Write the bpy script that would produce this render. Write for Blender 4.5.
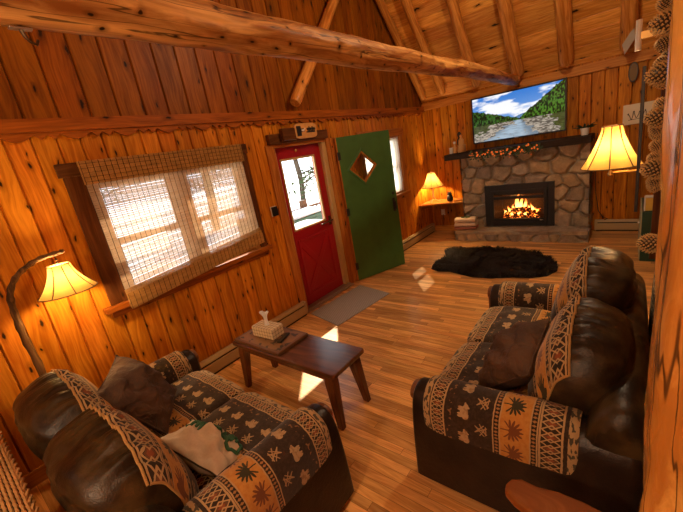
import bpy, bmesh, math, random
import numpy as np
from mathutils import Vector, Matrix, Euler

sc = bpy.context.scene
for o in list(bpy.data.objects): bpy.data.objects.remove(o)
COL = sc.collection
PI = math.pi
random.seed(7); rng = np.random.RandomState(11)

# ------------------------------------------------------------------ camera, world, sun, lights, exposure
cam_d = bpy.data.cameras.new('camera'); cam = bpy.data.objects.new('camera', cam_d); COL.objects.link(cam)
cam_d.sensor_width = 36.0; cam_d.lens = 354.466 / 683 * 36.0; cam_d.clip_start = 0.05; cam_d.clip_end = 300
R = [[0.77688432, 0.60700865, -0.16730586], [0.04525508, -0.31885867, -0.94672125], [-0.62801491, 0.72792145, -0.27518652]]
m = Matrix.Identity(4)
for i in range(3):
    m[i][0] = R[0][i]; m[i][1] = -R[1][i]; m[i][2] = -R[2][i]
m[0][3], m[1][3], m[2][3] = 3.13, 0.0, 1.83
cam.matrix_world = m
sc.camera = cam

w = bpy.data.worlds.new('sky'); sc.world = w; w.use_nodes = True
bg = w.node_tree.nodes['Background']; bg.inputs['Color'].default_value = (0.86, 0.93, 1.0, 1); bg.inputs['Strength'].default_value = 2.8

def light(name, kind, loc, energy, color, size=0.1, rot=None):
    l = bpy.data.lights.new(name, kind); l.energy = energy; l.color = color
    if kind == 'SUN': l.angle = math.radians(0.8)
    elif kind == 'AREA': l.size = size
    else: l.shadow_soft_size = size
    o = bpy.data.objects.new(name, l); COL.objects.link(o); o.location = loc
    if rot is not None: o.rotation_euler = rot
    return o
sun = light('sun', 'SUN', (-6, 8, 9), 13.0, (1.0, 0.90, 0.74))
sun.rotation_euler = Vector((0.95, -1.15, -1.45)).to_track_quat('-Z', 'Y').to_euler()
WARM = (1.0, 0.74, 0.46)
light('added_fill_behind', 'POINT', (2.5, -1.2, 1.75), 58, WARM, 0.1)  # added fill behind the camera, lifts the whole room; no fixture
light('added_fill_high', 'POINT', (2.75, -0.55, 2.9), 30, WARM, 0.1)  # second added fill, higher up near the camera; no lamp hangs there
light('ridge_lamp', 'POINT', (2.6, 3.4, 3.75), 95, WARM, 0.08)  # added unseen fill under the ridge, brightens ceiling and floor

sc.view_settings.view_transform = 'Standard'; sc.view_settings.look = 'None'
sc.view_settings.gamma = 1.0; sc.view_settings.use_curve_mapping = False
sc.view_settings.exposure = 0.3
sc.cycles.max_bounces = 10; sc.cycles.diffuse_bounces = 3; sc.cycles.transmission_bounces = 8; sc.cycles.transparent_max_bounces = 24
sc.cycles.sample_clamp_indirect = 6.0; sc.cycles.caustics_reflective = False; sc.cycles.caustics_refractive = False

# ------------------------------------------------------------------ helpers: objects
def empty(name, loc=(0, 0, 0), rotz=0.0):
    o = bpy.data.objects.new(name, None); COL.objects.link(o); o.location = loc; o.rotation_euler = (0, 0, rotz)
    o.empty_display_size = 0.1
    return o
def tag(o, label=None, cat=None, group=None, kind=None):
    if label: o['label'] = label
    if cat: o['category'] = cat
    if group: o['group'] = group
    if kind: o['kind'] = kind
    return o
def thing(name, label, cat, loc=(0, 0, 0), rotz=0.0, group=None):
    return tag(empty(name, loc, rotz), label, cat, group)

class MB:
    """collects geometry; build() links it as ONE mesh object"""
    def __init__(s): s.v = []; s.f = []; s.uv = []; s.mi = []; s.col = None
    def add(s, vs, fs, uvs=None, mi=0):
        b = len(s.v); s.v += [tuple(p) for p in vs]
        for k, f in enumerate(fs):
            s.f.append([b + i for i in f]); s.mi.append(mi)
            s.uv.append([uvs[i] for i in f] if uvs is not None else None)
        return s
    def box(s, x0, x1, y0, y1, z0, z1, mi=0):
        vs = [(x, y, z) for x in (x0, x1) for y in (y0, y1) for z in (z0, z1)]
        fs = [(0, 1, 3, 2), (4, 6, 7, 5), (0, 4, 5, 1), (2, 3, 7, 6), (0, 2, 6, 4), (1, 5, 7, 3)]
        return s.add(vs, fs, None, mi)
    def quad(s, a, b, c, d, mi=0): return s.add([a, b, c, d], [(0, 1, 2, 3)], None, mi)
    def grid(s, P, uv=None, cu=False, cv=False, mi=0):
        """P[i][j] points; cu/cv: closed in i / j"""
        n, mm = len(P), len(P[0]); vs = [p for row in P for p in row]; fs = []; 
        for i in range(n if cu else n - 1):
            for j in range(mm if cv else mm - 1):
                i2, j2 = (i + 1) % n, (j + 1) % mm
                fs.append((i * mm + j, i2 * mm + j, i2 * mm + j2, i * mm + j2))
        u = [q for row in uv for q in row] if uv is not None else None
        return s.add(vs, fs, u, mi)
    def lathe(s, prof, c=(0, 0, 0), n=20, mi=0, cap=True):
        P = [[(c[0] + r * math.cos(2 * PI * k / n), c[1] + r * math.sin(2 * PI * k / n), c[2] + z) for k in range(n)] for r, z in prof]
        b = len(s.v); s.grid(P, None, False, True, mi)
        if cap:
            s.f.append([b + k for k in range(n)][::-1]); s.uv.append(None); s.mi.append(mi)
            e = b + (len(prof) - 1) * n
            s.f.append([e + k for k in range(n)]); s.uv.append(None); s.mi.append(mi)
        return s
    def tube(s, pts, r, n=10, mi=0, noise=0.0, cap=True):
        pts = [Vector(p) for p in pts]; N = len(pts); rr = r if hasattr(r, '__len__') else [r] * N
        P = []; up = None
        for i in range(N):
            t = (pts[min(i + 1, N - 1)] - pts[max(i - 1, 0)]).normalized()
            if up is None: up = Vector((0, 0, 1)) if abs(t.z) < 0.9 else Vector((1, 0, 0))
            a = t.cross(up).normalized(); bb = a.cross(t).normalized(); up = bb
            row = []
            for k in range(n):
                q = 2 * PI * k / n; rad = rr[i] * (1 + (random.uniform(-noise, noise) if noise else 0))
                row.append(tuple(pts[i] + a * math.cos(q) * rad + bb * math.sin(q) * rad))
            P.append(row)
        b = len(s.v); s.grid(P, None, False, True, mi)
        if cap:
            s.f.append([b + k for k in range(n)]); s.uv.append(None); s.mi.append(mi)
            e = b + (N - 1) * n
            s.f.append([e + k for k in range(n)][::-1]); s.uv.append(None); s.mi.append(mi)
        return s
    def prism(s, outline, axis, a, b, mi=0):
        """outline in the two other axes (order xyz minus axis), extruded a..b along axis"""
        def pt(p, q):
            l = list(p); l.insert(axis, q); return tuple(l)
        n = len(outline)
        vs = [pt(p, a) for p in outline] + [pt(p, b) for p in outline]
        fs = [tuple(range(n)), tuple(range(2 * n - 1, n - 1, -1))] + [(i, n + i, n + (i + 1) % n, (i + 1) % n) for i in range(n)]
        return s.add(vs, fs, None, mi)
    def build(s, name, mats, parent=None, smooth=False, bevel=0.0, loc=None, rot=None, sub=0, fix=True, angle=40):
        me = bpy.data.meshes.new(name); me.from_pydata(s.v, [], s.f)
        if not isinstance(mats, (list, tuple)): mats = [mats]
        for mt in mats: me.materials.append(mt)
        if len(mats) > 1: me.polygons.foreach_set('material_index', s.mi)
        if any(u is not None for u in s.uv):
            ul = me.uv_layers.new(name='UVMap'); k = 0; d = []
            for f, u in zip(s.f, s.uv):
                for q in range(len(f)): d += list(u[q]) if u is not None else [0, 0]
            ul.data.foreach_set('uv', d)
        if s.col is not None:
            at = me.color_attributes.new('Col', 'FLOAT_COLOR', 'POINT'); at.data.foreach_set('color', np.asarray(s.col, dtype=np.float32).ravel())
        if fix and len(s.f) < 60000:
            bm = bmesh.new(); bm.from_mesh(me); bmesh.ops.recalc_face_normals(bm, faces=bm.faces); bm.to_mesh(me); bm.free()
        if smooth:
            me.polygons.foreach_set('use_smooth', [True] * len(me.polygons))
            if angle and len(s.f) < 60000:
                me.set_sharp_from_angle(angle=math.radians(angle))
        me.update()
        o = bpy.data.objects.new(name, me); COL.objects.link(o)
        if parent is not None: o.parent = parent
        if loc is not None: o.location = loc
        if rot is not None: o.rotation_euler = rot
        if bevel:
            b = o.modifiers.new('bevel', 'BEVEL'); b.width = bevel; b.segments = 2; b.limit_method = 'ANGLE'; b.angle_limit = math.radians(40)
        if sub:
            q = o.modifiers.new('sub', 'SUBSURF'); q.levels = q.render_levels = sub
        return o
def struct(name, mb, mats, parent=None, **k):
    o = mb.build(name, mats, parent, **k)
    if parent is None: o['kind'] = 'structure'
    return o
def copy_tree(o, parent=None):
    c = o.copy(); COL.objects.link(c)
    if parent is not None: c.parent = parent
    for ch in list(o.children): copy_tree(ch, c)
    return c

_h = rng.rand(4096)
def vnoise(x, y, seed=0):
    x = np.asarray(x, float) + 1000; y = np.asarray(y, float) + 1000; xi = np.floor(x).astype(int); yi = np.floor(y).astype(int); fx = x - xi; fy = y - yi
    fx = fx * fx * (3 - 2 * fx); fy = fy * fy * (3 - 2 * fy)
    H = lambda a, b: _h[(a * 157 + b * 731 + seed * 1013 + (a * b) % 619) % 4096]
    return (H(xi, yi) * (1 - fx) + H(xi + 1, yi) * fx) * (1 - fy) + (H(xi, yi + 1) * (1 - fx) + H(xi + 1, yi + 1) * fx) * fy
def fbm(x, y, o=4, seed=0):
    s = 0; a = 0.5
    for k in range(o): s = s + a * vnoise(x * 2 ** k, y * 2 ** k, seed + k); a *= 0.5
    return s / (1 - 0.5 ** o)

# ------------------------------------------------------------------ helpers: node expressions
class NT:
    def __init__(s, name):
        s.m = bpy.data.materials.new(name); s.m.use_nodes = True; s.t = s.m.node_tree
        s.out = s.t.nodes['Material Output']; s.p = s.t.nodes['Principled BSDF']
    def n(s, typ, **k):
        q = s.t.nodes.new(typ)
        for a, b in k.items(): setattr(q, a, b)
        return q
    def link(s, a, b): s.t.links.new(a, b)
    def put(s, sock, v):
        if isinstance(v, X): s.link(v.s, sock)
        elif hasattr(v, 'is_linked'): s.link(v, sock)
        elif isinstance(v, (tuple, list)) and len(v) == 3 and len(sock.default_value) == 4: sock.default_value = (*v, 1)
        else: sock.default_value = v
    def mth(s, op, *a, clamp=False):
        q = s.n('ShaderNodeMath', operation=op); q.use_clamp = clamp
        for i, v in enumerate(a): s.put(q.inputs[i], v)
        return X(s, q.outputs[0])
    def mix(s, f, a, b, blend='MIX'):
        q = s.n('ShaderNodeMix', data_type='RGBA', blend_type=blend)
        s.put(q.inputs[0], f); s.put(q.inputs[6], a); s.put(q.inputs[7], b)
        return q.outputs[2]
    def vec(s, x, y, z=0.0):
        q = s.n('ShaderNodeCombineXYZ')
        for i, v in enumerate((x, y, z)): s.put(q.inputs[i], v)
        return q.outputs[0]
    def sep(s, v):
        q = s.n('ShaderNodeSeparateXYZ'); s.link(v, q.inputs[0]); return [X(s, q.outputs[i]) for i in range(3)]
    def pos(s): return s.sep(s.n('ShaderNodeNewGeometry').outputs['Position'])
    def obj(s): return s.sep(s.n('ShaderNodeTexCoord').outputs['Object'])
    def uv(s): return s.sep(s.n('ShaderNodeTexCoord').outputs['UV'])[:2]
    def noise(s, v, scale=1.0, detail=4.0, rough=0.5, dist=0.0):
        q = s.n('ShaderNodeTexNoise'); s.link(v, q.inputs['Vector']); q.inputs['Scale'].default_value = scale; q.inputs['Detail'].default_value = detail
        q.inputs['Roughness'].default_value = rough; q.inputs['Distortion'].default_value = dist
        return X(s, q.outputs[0])
    def white(s, x, y=None):
        q = s.n('ShaderNodeTexWhiteNoise', noise_dimensions='2D'); s.link(s.vec(x, y if y is not None else 0.0), q.inputs['Vector']); return X(s, q.outputs['Value'])
    def voro(s, v, scale=1.0, feature='F1', dim='2D', rnd=1.0):
        q = s.n('ShaderNodeTexVoronoi', voronoi_dimensions=dim, feature=feature); s.link(v, q.inputs['Vector']); q.inputs['Scale'].default_value = scale
        q.inputs['Randomness'].default_value = rnd
        return X(s, q.outputs['Distance']), q.outputs.get('Color')
    def sstep(s, x, a, b):
        q = s.n('ShaderNodeMapRange', interpolation_type='SMOOTHSTEP'); s.put(q.inputs[0], x); q.inputs[1].default_value = a; q.inputs[2].default_value = b
        return X(s, q.outputs[0])
    def bump(s, h, strength=0.3, dist=0.01):
        q = s.n('ShaderNodeBump'); q.inputs['Strength'].default_value = strength; q.inputs['Distance'].default_value = dist; s.put(q.inputs['Height'], h)
        s.link(q.outputs[0], s.p.inputs['Normal'])
    def set(s, **k):
        for a, b in k.items(): s.put(s.p.inputs[a.replace('_', ' ')], b)
        return s
class X:
    def __init__(s, t, sock): s.t = t; s.s = sock
    def __add__(s, o): return s.t.mth('ADD', s, o)
    __radd__ = __add__
    def __sub__(s, o): return s.t.mth('SUBTRACT', s, o)
    def __rsub__(s, o): return s.t.mth('SUBTRACT', o, s)
    def __mul__(s, o): return s.t.mth('MULTIPLY', s, o)
    __rmul__ = __mul__
    def __truediv__(s, o): return s.t.mth('DIVIDE', s, o)
    def abs(s): return s.t.mth('ABSOLUTE', s)
    def floor(s): return s.t.mth('FLOOR', s)
    def fract(s): return s.t.mth('FRACT', s)
    def sin(s): return s.t.mth('SINE', s)
    def cos(s): return s.t.mth('COSINE', s)
    def lt(s, o): return s.t.mth('LESS_THAN', s, o)
    def gt(s, o): return s.t.mth('GREATER_THAN', s, o)
    def max(s, o): return s.t.mth('MAXIMUM', s, o)
    def min(s, o): return s.t.mth('MINIMUM', s, o)
    def pingpong(s, o): return s.t.mth('PINGPONG', s, o)

def plain(name, col, rough=0.5, metal=0.0, spec=0.5, vary=0.0, scale=20, emit=None, es=0.0, coat=0.0):
    t = NT(name); c = col
    if vary:
        n = t.noise(t.n('ShaderNodeTexCoord').outputs['Object'], scale, 4)
        c = t.mix(n, tuple(x * (1 - vary) for x in col), tuple(min(1, x * (1 + vary)) for x in col))
    t.set(Base_Color=c, Roughness=rough, Metallic=metal); t.p.inputs['Specular IOR Level'].default_value = spec
    if coat: t.p.inputs['Coat Weight'].default_value = coat; t.p.inputs['Coat Roughness'].default_value = 0.15
    if emit: t.put(t.p.inputs['Emission Color'], emit); t.p.inputs['Emission Strength'].default_value = es
    return t.m

def wood(name, light_c, dark_c, across=1, along=2, pitch=0.0, off=0.0, coords='pos', knots=0.6, rough=0.42, vary=0.35, seg=0.0, seam=0.0,
         grain=1.0, coat=0.0, kscale=(0.16, 0.42), bump=0.15, spec=0.12, cracks=0.0):
    """procedural boards: grain, per-board tone, knots; pitch = board width, seg = board length (floor)"""
    t = NT(name); c = t.pos() if coords == 'pos' else t.obj()
    A, L = c[across], c[along]
    O = c[3 - across - along]
    if pitch:
        q = (A - off) / pitch; row = q.floor(); r1 = t.white(row + 3.7)
        if seg:
            sgp = (L + r1 * 17.3) / seg; sg = sgp.floor(); r1 = t.white(row + 0.5, sg)
    else: r1 = t.white(0.3) * 0 + 0.5
    dv = t.vec(A * 5 + r1 * 31, L * 1.3 + r1 * 17, O * 5)
    warp = t.noise(dv, 1.0, 2) - 0.5
    gA = A * (55 * grain) + r1 * 91 + warp * 9
    g = t.noise(t.vec(gA, L * (2.6 * grain) + r1 * 40, O * 55 * grain), 1.0, 5, 0.62)
    g2 = t.noise(t.vec(A * 9 + r1 * 13, L * 0.8 + r1 * 7, O * 9), 1.0, 3)
    f = t.sstep(g * 0.65 + g2 * 0.45, 0.38, 0.70)
    col = t.mix(f, light_c, dark_c)
    tone = (r1 - 0.5) * (2 * vary) + 1.0
    hs = t.n('ShaderNodeHueSaturation'); t.put(hs.inputs['Value'], tone); t.put(hs.inputs['Hue'], 0.5 + (t.white(r1 * 57.0) - 0.5) * 0.008); t.put(hs.inputs['Color'], col); col = hs.outputs[0]
    if knots:
        wv = t.noise(t.vec(A * 14, L * 14, r1), 1.0, 2) - 0.5
        d, cc = t.voro(t.vec(A / kscale[0] + r1 * 53 + wv * 0.25, L / kscale[1] + r1 * 29 + wv * 0.12), 1.0)
        pick = t.sep(cc)[0]
        on = pick.lt(knots)
        rad = (t.sep(cc)[1] * 0.06 + 0.035)
        k = (1 - t.sstep(d / rad, 0.55, 1.25)) * on
        halo = (1 - t.sstep(d / rad, 1.0, 3.2)) * on * 0.45
        ring = ((d * 150).sin() * 0.5 + 0.5) * halo
        col = t.mix(halo + ring * 0.3, col, tuple(x * 0.45 for x in dark_c))
        col = t.mix(k, col, (0.022, 0.009, 0.004))
    if cracks:
        cn = t.noise(t.vec(A * 16, L * 0.6, O * 16), 1.0, 2, .45); cr = (1 - t.sstep((cn - .5).abs(), .002, .011)) * cracks
        col = t.mix(cr, col, (0.05, 0.018, 0.005))
    if seam and pitch:
        e = (q.fract() - 0.5).abs(); s1 = t.sstep(e, 0.5 - seam / pitch, 0.5 - seam / pitch * 0.4)
        if seg:
            e2 = (sgp.fract() - 0.5).abs(); s1 = s1.max(t.sstep(e2, 0.5 - seam / seg, 0.5 - seam / seg * 0.4))
        col = t.mix(s1 * 0.85, col, (0.02, 0.01, 0.004))
    t.set(Base_Color=col, Roughness=t.mth('ADD', g * 0.18, rough - 0.08)); t.p.inputs['Specular IOR Level'].default_value = spec
    if coat: t.p.inputs['Coat Weight'].default_value = coat; t.p.inputs['Coat Roughness'].default_value = 0.22
    h = g
    if seam and pitch: h = g * 0.4 - s1 * 1.5
    t.bump(h, bump, 0.004)
    return t.m
# ------------------------------------------------------------------ materials
PINE_L, PINE_D = (0.66, 0.245, 0.018), (0.37, 0.10, 0.005)
M = {}
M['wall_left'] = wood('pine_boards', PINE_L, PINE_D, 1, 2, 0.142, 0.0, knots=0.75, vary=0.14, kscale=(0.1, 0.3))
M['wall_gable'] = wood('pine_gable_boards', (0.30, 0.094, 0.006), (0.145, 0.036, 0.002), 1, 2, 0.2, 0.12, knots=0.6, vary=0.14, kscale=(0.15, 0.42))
M['wall_back'] = wood('pine_back_boards', (0.60, 0.222, 0.016), (0.32, 0.09, 0.005), 0, 2, 0.152, 0.03, knots=0.75, vary=0.17, kscale=(0.1, 0.28))
M['wall_right'] = wood('pine_right_boards', (0.55, 0.19, 0.02), (0.32, 0.08, 0.005), 1, 2, 0.15, 0.0, knots=0.5, vary=0.25)
M['ceiling'] = wood('pine_ceiling_boards', (0.76, 0.36, 0.075), (0.47, 0.16, 0.022), 2, 0, 0.146, 0.04, knots=0.7, vary=0.16, kscale=(0.16, 0.7))
M['floor'] = wood('oak_strip_floor', (0.74, 0.41, 0.14), (0.44, 0.195, 0.052), 1, 0, 0.057, 0.0, knots=0, vary=0.3, seg=0.85, seam=0.0014, rough=0.32, coat=0.35, grain=1.3, bump=0.08)
M['trim'] = wood('pine_trim', (0.50, 0.19, 0.036), (0.31, 0.095, 0.014), 2, 1, 0, knots=0.35)
M['trim_v'] = wood('pine_trim_upright', (0.55, 0.22, 0.042), (0.33, 0.10, 0.015), 1, 2, 0, knots=0.35)
M['ledge'] = wood('dark_pine_ledge', (0.38, 0.11, 0.012), (0.2, 0.05, 0.005), 2, 1, 0, knots=0.4)
M['trim_x'] = wood('pine_eave_trim', (0.60, 0.26, 0.055), (0.38, 0.13, 0.02), 2, 0, 0, knots=0.3)
M['dark_wood'] = wood('dark_stained_plank', (0.13, 0.05, 0.014), (0.06, 0.02, 0.006), 2, 1, 0, knots=0.2)
M['dark_wood_v'] = wood('dark_stained_casing', (0.15, 0.055, 0.014), (0.07, 0.022, 0.006), 1, 2, 0, knots=0.2)
M['sash'] = wood('sash_wood', (0.52, 0.24, 0.06), (0.36, 0.14, 0.03), 1, 2, 0, knots=0)
M['log'] = wood('peeled_log', (0.70, 0.32, 0.07), (0.34, 0.11, 0.014), 0, 2, 0, coords='obj', knots=0.55, kscale=(0.13, 0.5), grain=0.8, rough=0.38, coat=0.15)
M['beam'] = wood('hewn_log', (0.76, 0.43, 0.13), (0.26, 0.09, 0.018), 0, 2, 0, coords='obj', knots=0.8, kscale=(0.07, 0.16), grain=0.4, rough=0.5, bump=1.0, cracks=.8)
M['post'] = wood('varnished_log', (0.82, 0.44, 0.10), (0.45, 0.17, 0.025), 0, 2, 0, coords='obj', knots=0.5, kscale=(0.16, 0.45), grain=0.45, rough=0.25, coat=0.8, bump=0.6, cracks=.9)
M['slab'] = wood('varnished_slab', (0.42, 0.165, 0.038), (0.19, 0.058, 0.012), 1, 0, 0, coords='obj', knots=0.3, grain=0.35, rough=0.55, coat=0.0)
M['table'] = wood('walnut_stain', (0.12, 0.038, 0.011), (0.045, 0.014, 0.005), 1, 0, 0.123, 0.0, coords='obj', knots=0.12, vary=0.2, rough=0.36, coat=1.0, grain=0.7)
M['table_leg'] = wood('walnut_stain_leg', (0.17, 0.052, 0.013), (0.07, 0.02, 0.006), 0, 2, 0, coords='obj', knots=0, rough=0.35, coat=0.4)
M['shelf'] = wood('pine_shelf', (0.6, 0.27, 0.06), (0.4, 0.14, 0.02), 1, 0, 0, knots=0.2)
M['mantel'] = wood('charred_mantel', (0.05, 0.032, 0.022), (0.022, 0.014, 0.010), 2, 0, 0, knots=0.2, rough=0.6)
M['red'] = plain('red_door_paint', (0.34, 0.006, 0.014), 0.35, vary=0.1, scale=3)
M['green'] = plain('green_door_paint', (0.045, 0.135, 0.03), 0.5, vary=0.25, scale=6)
M['green_dark'] = plain('dark_green_paint', (0.015, 0.06, 0.035), 0.5)
M['black'] = plain('black_iron', (0.012, 0.012, 0.013), 0.45, spec=0.5, vary=0.2)
M['blackp'] = plain('black_plastic', (0.01, 0.01, 0.011), 0.3)
M['steel'] = plain('brushed_steel', (0.55, 0.53, 0.5), 0.35, metal=0.9)
M['heater'] = plain('beige_heater_enamel', (0.44, 0.33, 0.17), 0.4)
M['heater_dark'] = plain('heater_slot', (0.03, 0.02, 0.012), 0.6)
M['cream'] = plain('cream_plastic', (0.7, 0.6, 0.42), 0.4)
M['white'] = plain('white_glaze', (0.75, 0.72, 0.66), 0.35)
M['jamb'] = plain('tan_jamb_paint', (0.52, 0.34, 0.13), 0.5)
M['brass'] = plain('aged_brass', (0.5, 0.3, 0.1), 0.35, metal=0.9)
M['bronze'] = plain('dark_bronze', (0.09, 0.055, 0.025), 0.4, metal=0.7)
M['aluminium'] = plain('aluminium_sill', (0.5, 0.46, 0.4), 0.35, metal=0.8)
M['snow'] = plain('snow', (0.86, 0.9, 0.95), 0.7, vary=0.04, scale=3)
M['rope'] = plain('twine', (0.03, 0.018, 0.008), 0.8)
M['screen_off'] = M['blackp']

def glass():
    t = NT('window_glass'); t.t.nodes.remove(t.p)
    a = t.n('ShaderNodeBsdfTransparent'); b = t.n('ShaderNodeBsdfGlossy'); b.inputs['Roughness'].default_value = 0.02
    mx = t.n('ShaderNodeMixShader'); mx.inputs[0].default_value = 0.07; t.link(a.outputs[0], mx.inputs[1]); t.link(b.outputs[0], mx.inputs[2]); t.link(mx.outputs[0], t.out.inputs[0])
    return t.m
M['glass'] = glass()
def thin(name, col, trans, clear=0.0, vary=0.0, scale=30, stretch=(1, 1, 1)):
    """thin lit-through sheet: diffuse + translucent (+ open weave)"""
    t = NT(name); t.t.nodes.remove(t.p)
    c = col
    if vary:
        x, y, z = t.pos(); n = t.noise(t.vec(x * stretch[0], y * stretch[1], z * stretch[2]), scale, 3)
        c = t.mix(n, tuple(v * (1 - vary) for v in col), tuple(min(1, v * (1 + vary)) for v in col))
    d = t.n('ShaderNodeBsdfDiffuse'); r = t.n('ShaderNodeBsdfTranslucent'); t.put(d.inputs[0], c); t.put(r.inputs[0], c)
    mx = t.n('ShaderNodeMixShader'); mx.inputs[0].default_value = trans; t.link(d.outputs[0], mx.inputs[1]); t.link(r.outputs[0], mx.inputs[2]); last = mx.outputs[0]
    if clear:
        tr = t.n('ShaderNodeBsdfTransparent'); m2 = t.n('ShaderNodeMixShader'); m2.inputs[0].default_value = clear
        t.link(last, m2.inputs[1]); t.link(tr.outputs[0], m2.inputs[2]); last = m2.outputs[0]
    t.link(last, t.out.inputs[0]); return t.m
M['bamboo'] = thin('bamboo_slats', (0.66, 0.46, 0.26), 0.5, 0.27, 0.3, 60, (1, 0.15, 1))
M['bamboo_thick'] = thin('bamboo_folds', (0.50, 0.27, 0.08), 0.25, 0.0, 0.45, 60, (1, 0.2, 1))
M['lace'] = thin('lace_curtain', (0.75, 0.66, 0.5), 0.6, 0.2, 0.15, 40)
M['shade'] = thin('lamp_shade_cloth', (0.72, 0.45, 0.11), 0.14, 0.0, 0.08, 90)
M['shade_trim'] = plain('lamp_shade_trim', (0.17, 0.09, 0.035), 0.8)
def emit(name, col, s):
    t = NT(name); t.set(Base_Color=(0.02, 0.02, 0.02)); t.put(t.p.inputs['Emission Color'], col); t.p.inputs['Emission Strength'].default_value = s
    return t.m
M['bulb2'] = emit('lit_sconce_bulb', (1.0, 0.64, 0.29), 760)
M['bulb3'] = emit('lit_table_bulb', (1.0, 0.62, 0.26), 950)
M['bulb'] = emit('lit_bulb', (1.0, 0.62, 0.26), 560)

# ------------------------------------------------------------------ the room
XR, YB, YF, EAVE, RY, K = 3.45, 6.66, -1.5, 2.46, 2.6, 1.19
def roof(y): return EAVE + (YB - y) * K if y > RY else EAVE + (YB - RY) * K - (RY - y) * K
f = MB().box(-0.12, XR, YF, YB, -0.05, 0); struct('floor', f, M['floor'])
W1 = (0.95, 2.32, 1.0, 1.95); W2 = (4.52, 5.62, 1.0, 1.95); D1 = (2.79, 3.70, 0.0, 2.035)
def boards(mb, lo, hi, pitch, off, holes, place, z0, z1, mi=0, g=0.0085, d=0.02):
    """V-grooved boards along one axis; place(a, depth, z) -> xyz; z1 may be a function"""
    br = set([lo, hi])
    k = math.ceil((lo - off) / pitch)
    seams = []
    while off + k * pitch < hi:
        seams.append(off + k * pitch); k += 1
    br |= set(seams)
    for h in holes: br |= {h[0], h[1]}
    br = sorted(b for b in br if lo <= b <= hi)
    zt = z1 if callable(z1) else (lambda a: z1)
    for a, b in zip(br[:-1], br[1:]):
        spans = [[z0, None]]
        mid = (a + b) / 2
        for h in holes:
            if h[0] <= mid <= h[1]:
                spans = [[z0, h[2]], [h[3], None]] if h[2] > z0 else [[h[3], None]]
        for s0, s1 in spans:
            ga = g if any(abs(a - q) < 1e-6 for q in seams) else 0
            gb = g if any(abs(b - q) < 1e-6 for q in seams) else 0
            P = [(a, -d if ga else 0)] + ([(a + ga, 0)] if ga else []) + ([(b - gb, 0)] if gb else []) + [(b, -d if gb else 0)]
            for (p, dp), (q, dq) in zip(P[:-1], P[1:]):
                tp, tq = (s1 if s1 is not None else zt(p)), (s1 if s1 is not None else zt(q))
                mb.quad(place(p, dp, s0), place(q, dq, s0), place(q, dq, tq), place(p, dp, tp), mi)
wl = MB(); pl = lambda a, dpt, z: (dpt, a, z)
boards(wl, YF, YB, 0.142, 0.0, [W1, W2, D1], pl, 0, 2.34, 0)
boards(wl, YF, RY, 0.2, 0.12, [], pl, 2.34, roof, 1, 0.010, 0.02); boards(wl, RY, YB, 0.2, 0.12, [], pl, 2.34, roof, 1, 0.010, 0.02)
for (a, b, c, d) in (W1, W2, D1):     # reveals through the wall
    for q in ((a, a), (b, b)):
        wl.quad((0, q[0], c), (-0.12, q[0], c), (-0.12, q[0], d), (0, q[0], d), 0)
    wl.quad((0, a, d), (-0.12, a, d), (-0.12, b, d), (0, b, d), 0)
    if c > 0: wl.quad((0, a, c), (-0.12, a, c), (-0.12, b, c), (0, b, c), 0)
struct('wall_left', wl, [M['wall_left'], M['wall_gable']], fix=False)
wb = MB(); boards(wb, 0, XR, 0.152, 0.03, [], lambda a, d, z: (a, YB - d, z), 0, EAVE + 0.02); struct('wall_back', wb, M['wall_back'], fix=False)
wr = MB(); boards(wr, YF, RY, 0.15, 0, [], lambda a, d, z: (XR - d, a, z), 0, roof); boards(wr, RY, YB, 0.15, 0, [], lambda a, d, z: (XR - d, a, z), 0, roof); struct('wall_right', wr, M['wall_right'], fix=False)
wf = MB().box(0, XR, YF - 0.05, YF, 0, roof(YF)); struct('wall_front', wf, M['wall_right'])
# roof boards run along x, seams as grooves down the slope
ce = MB(); st = 0.146 / math.sqrt(1 + K * K) * K    # vertical pitch of one board... boards measured by height
def slope(sgn):
    z = EAVE; zs = []
    top = EAVE + (YB - RY) * K
    k = math.ceil((EAVE - 0.04) / 0.146); lv = [EAVE]
    while 0.04 + k * 0.146 < top: lv.append(0.04 + k * 0.146); k += 1
    lv.append(top)
    nrm = Vector((0, -K * sgn, -1)).normalized()
    for i, (a, b) in enumerate(zip(lv[:-1], lv[1:])):
        ya = YB - (a - EAVE) / K; yb = YB - (b - EAVE) / K; g = 0.006
        y = lambda zz: (YB - (zz - EAVE) / K) if sgn > 0 else (2 * RY - (YB - (zz - EAVE) / K))
        P = [(a, -0.007), (a + g, 0), (b - g, 0), (b, -0.007)]
        for (p, dp), (q, dq) in zip(P[:-1], P[1:]):
            A = Vector((0, y(p), p)) + nrm * dp; B = Vector((0, y(q), q)) + nrm * dq
            ce.quad((-0.02, A.y, A.z), (XR + .02, A.y, A.z), (XR + .02, B.y, B.z), (-0.02, B.y, B.z))
slope(1); slope(-1)
struct('ceiling', ce, M['ceiling'], fix=False)

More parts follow.
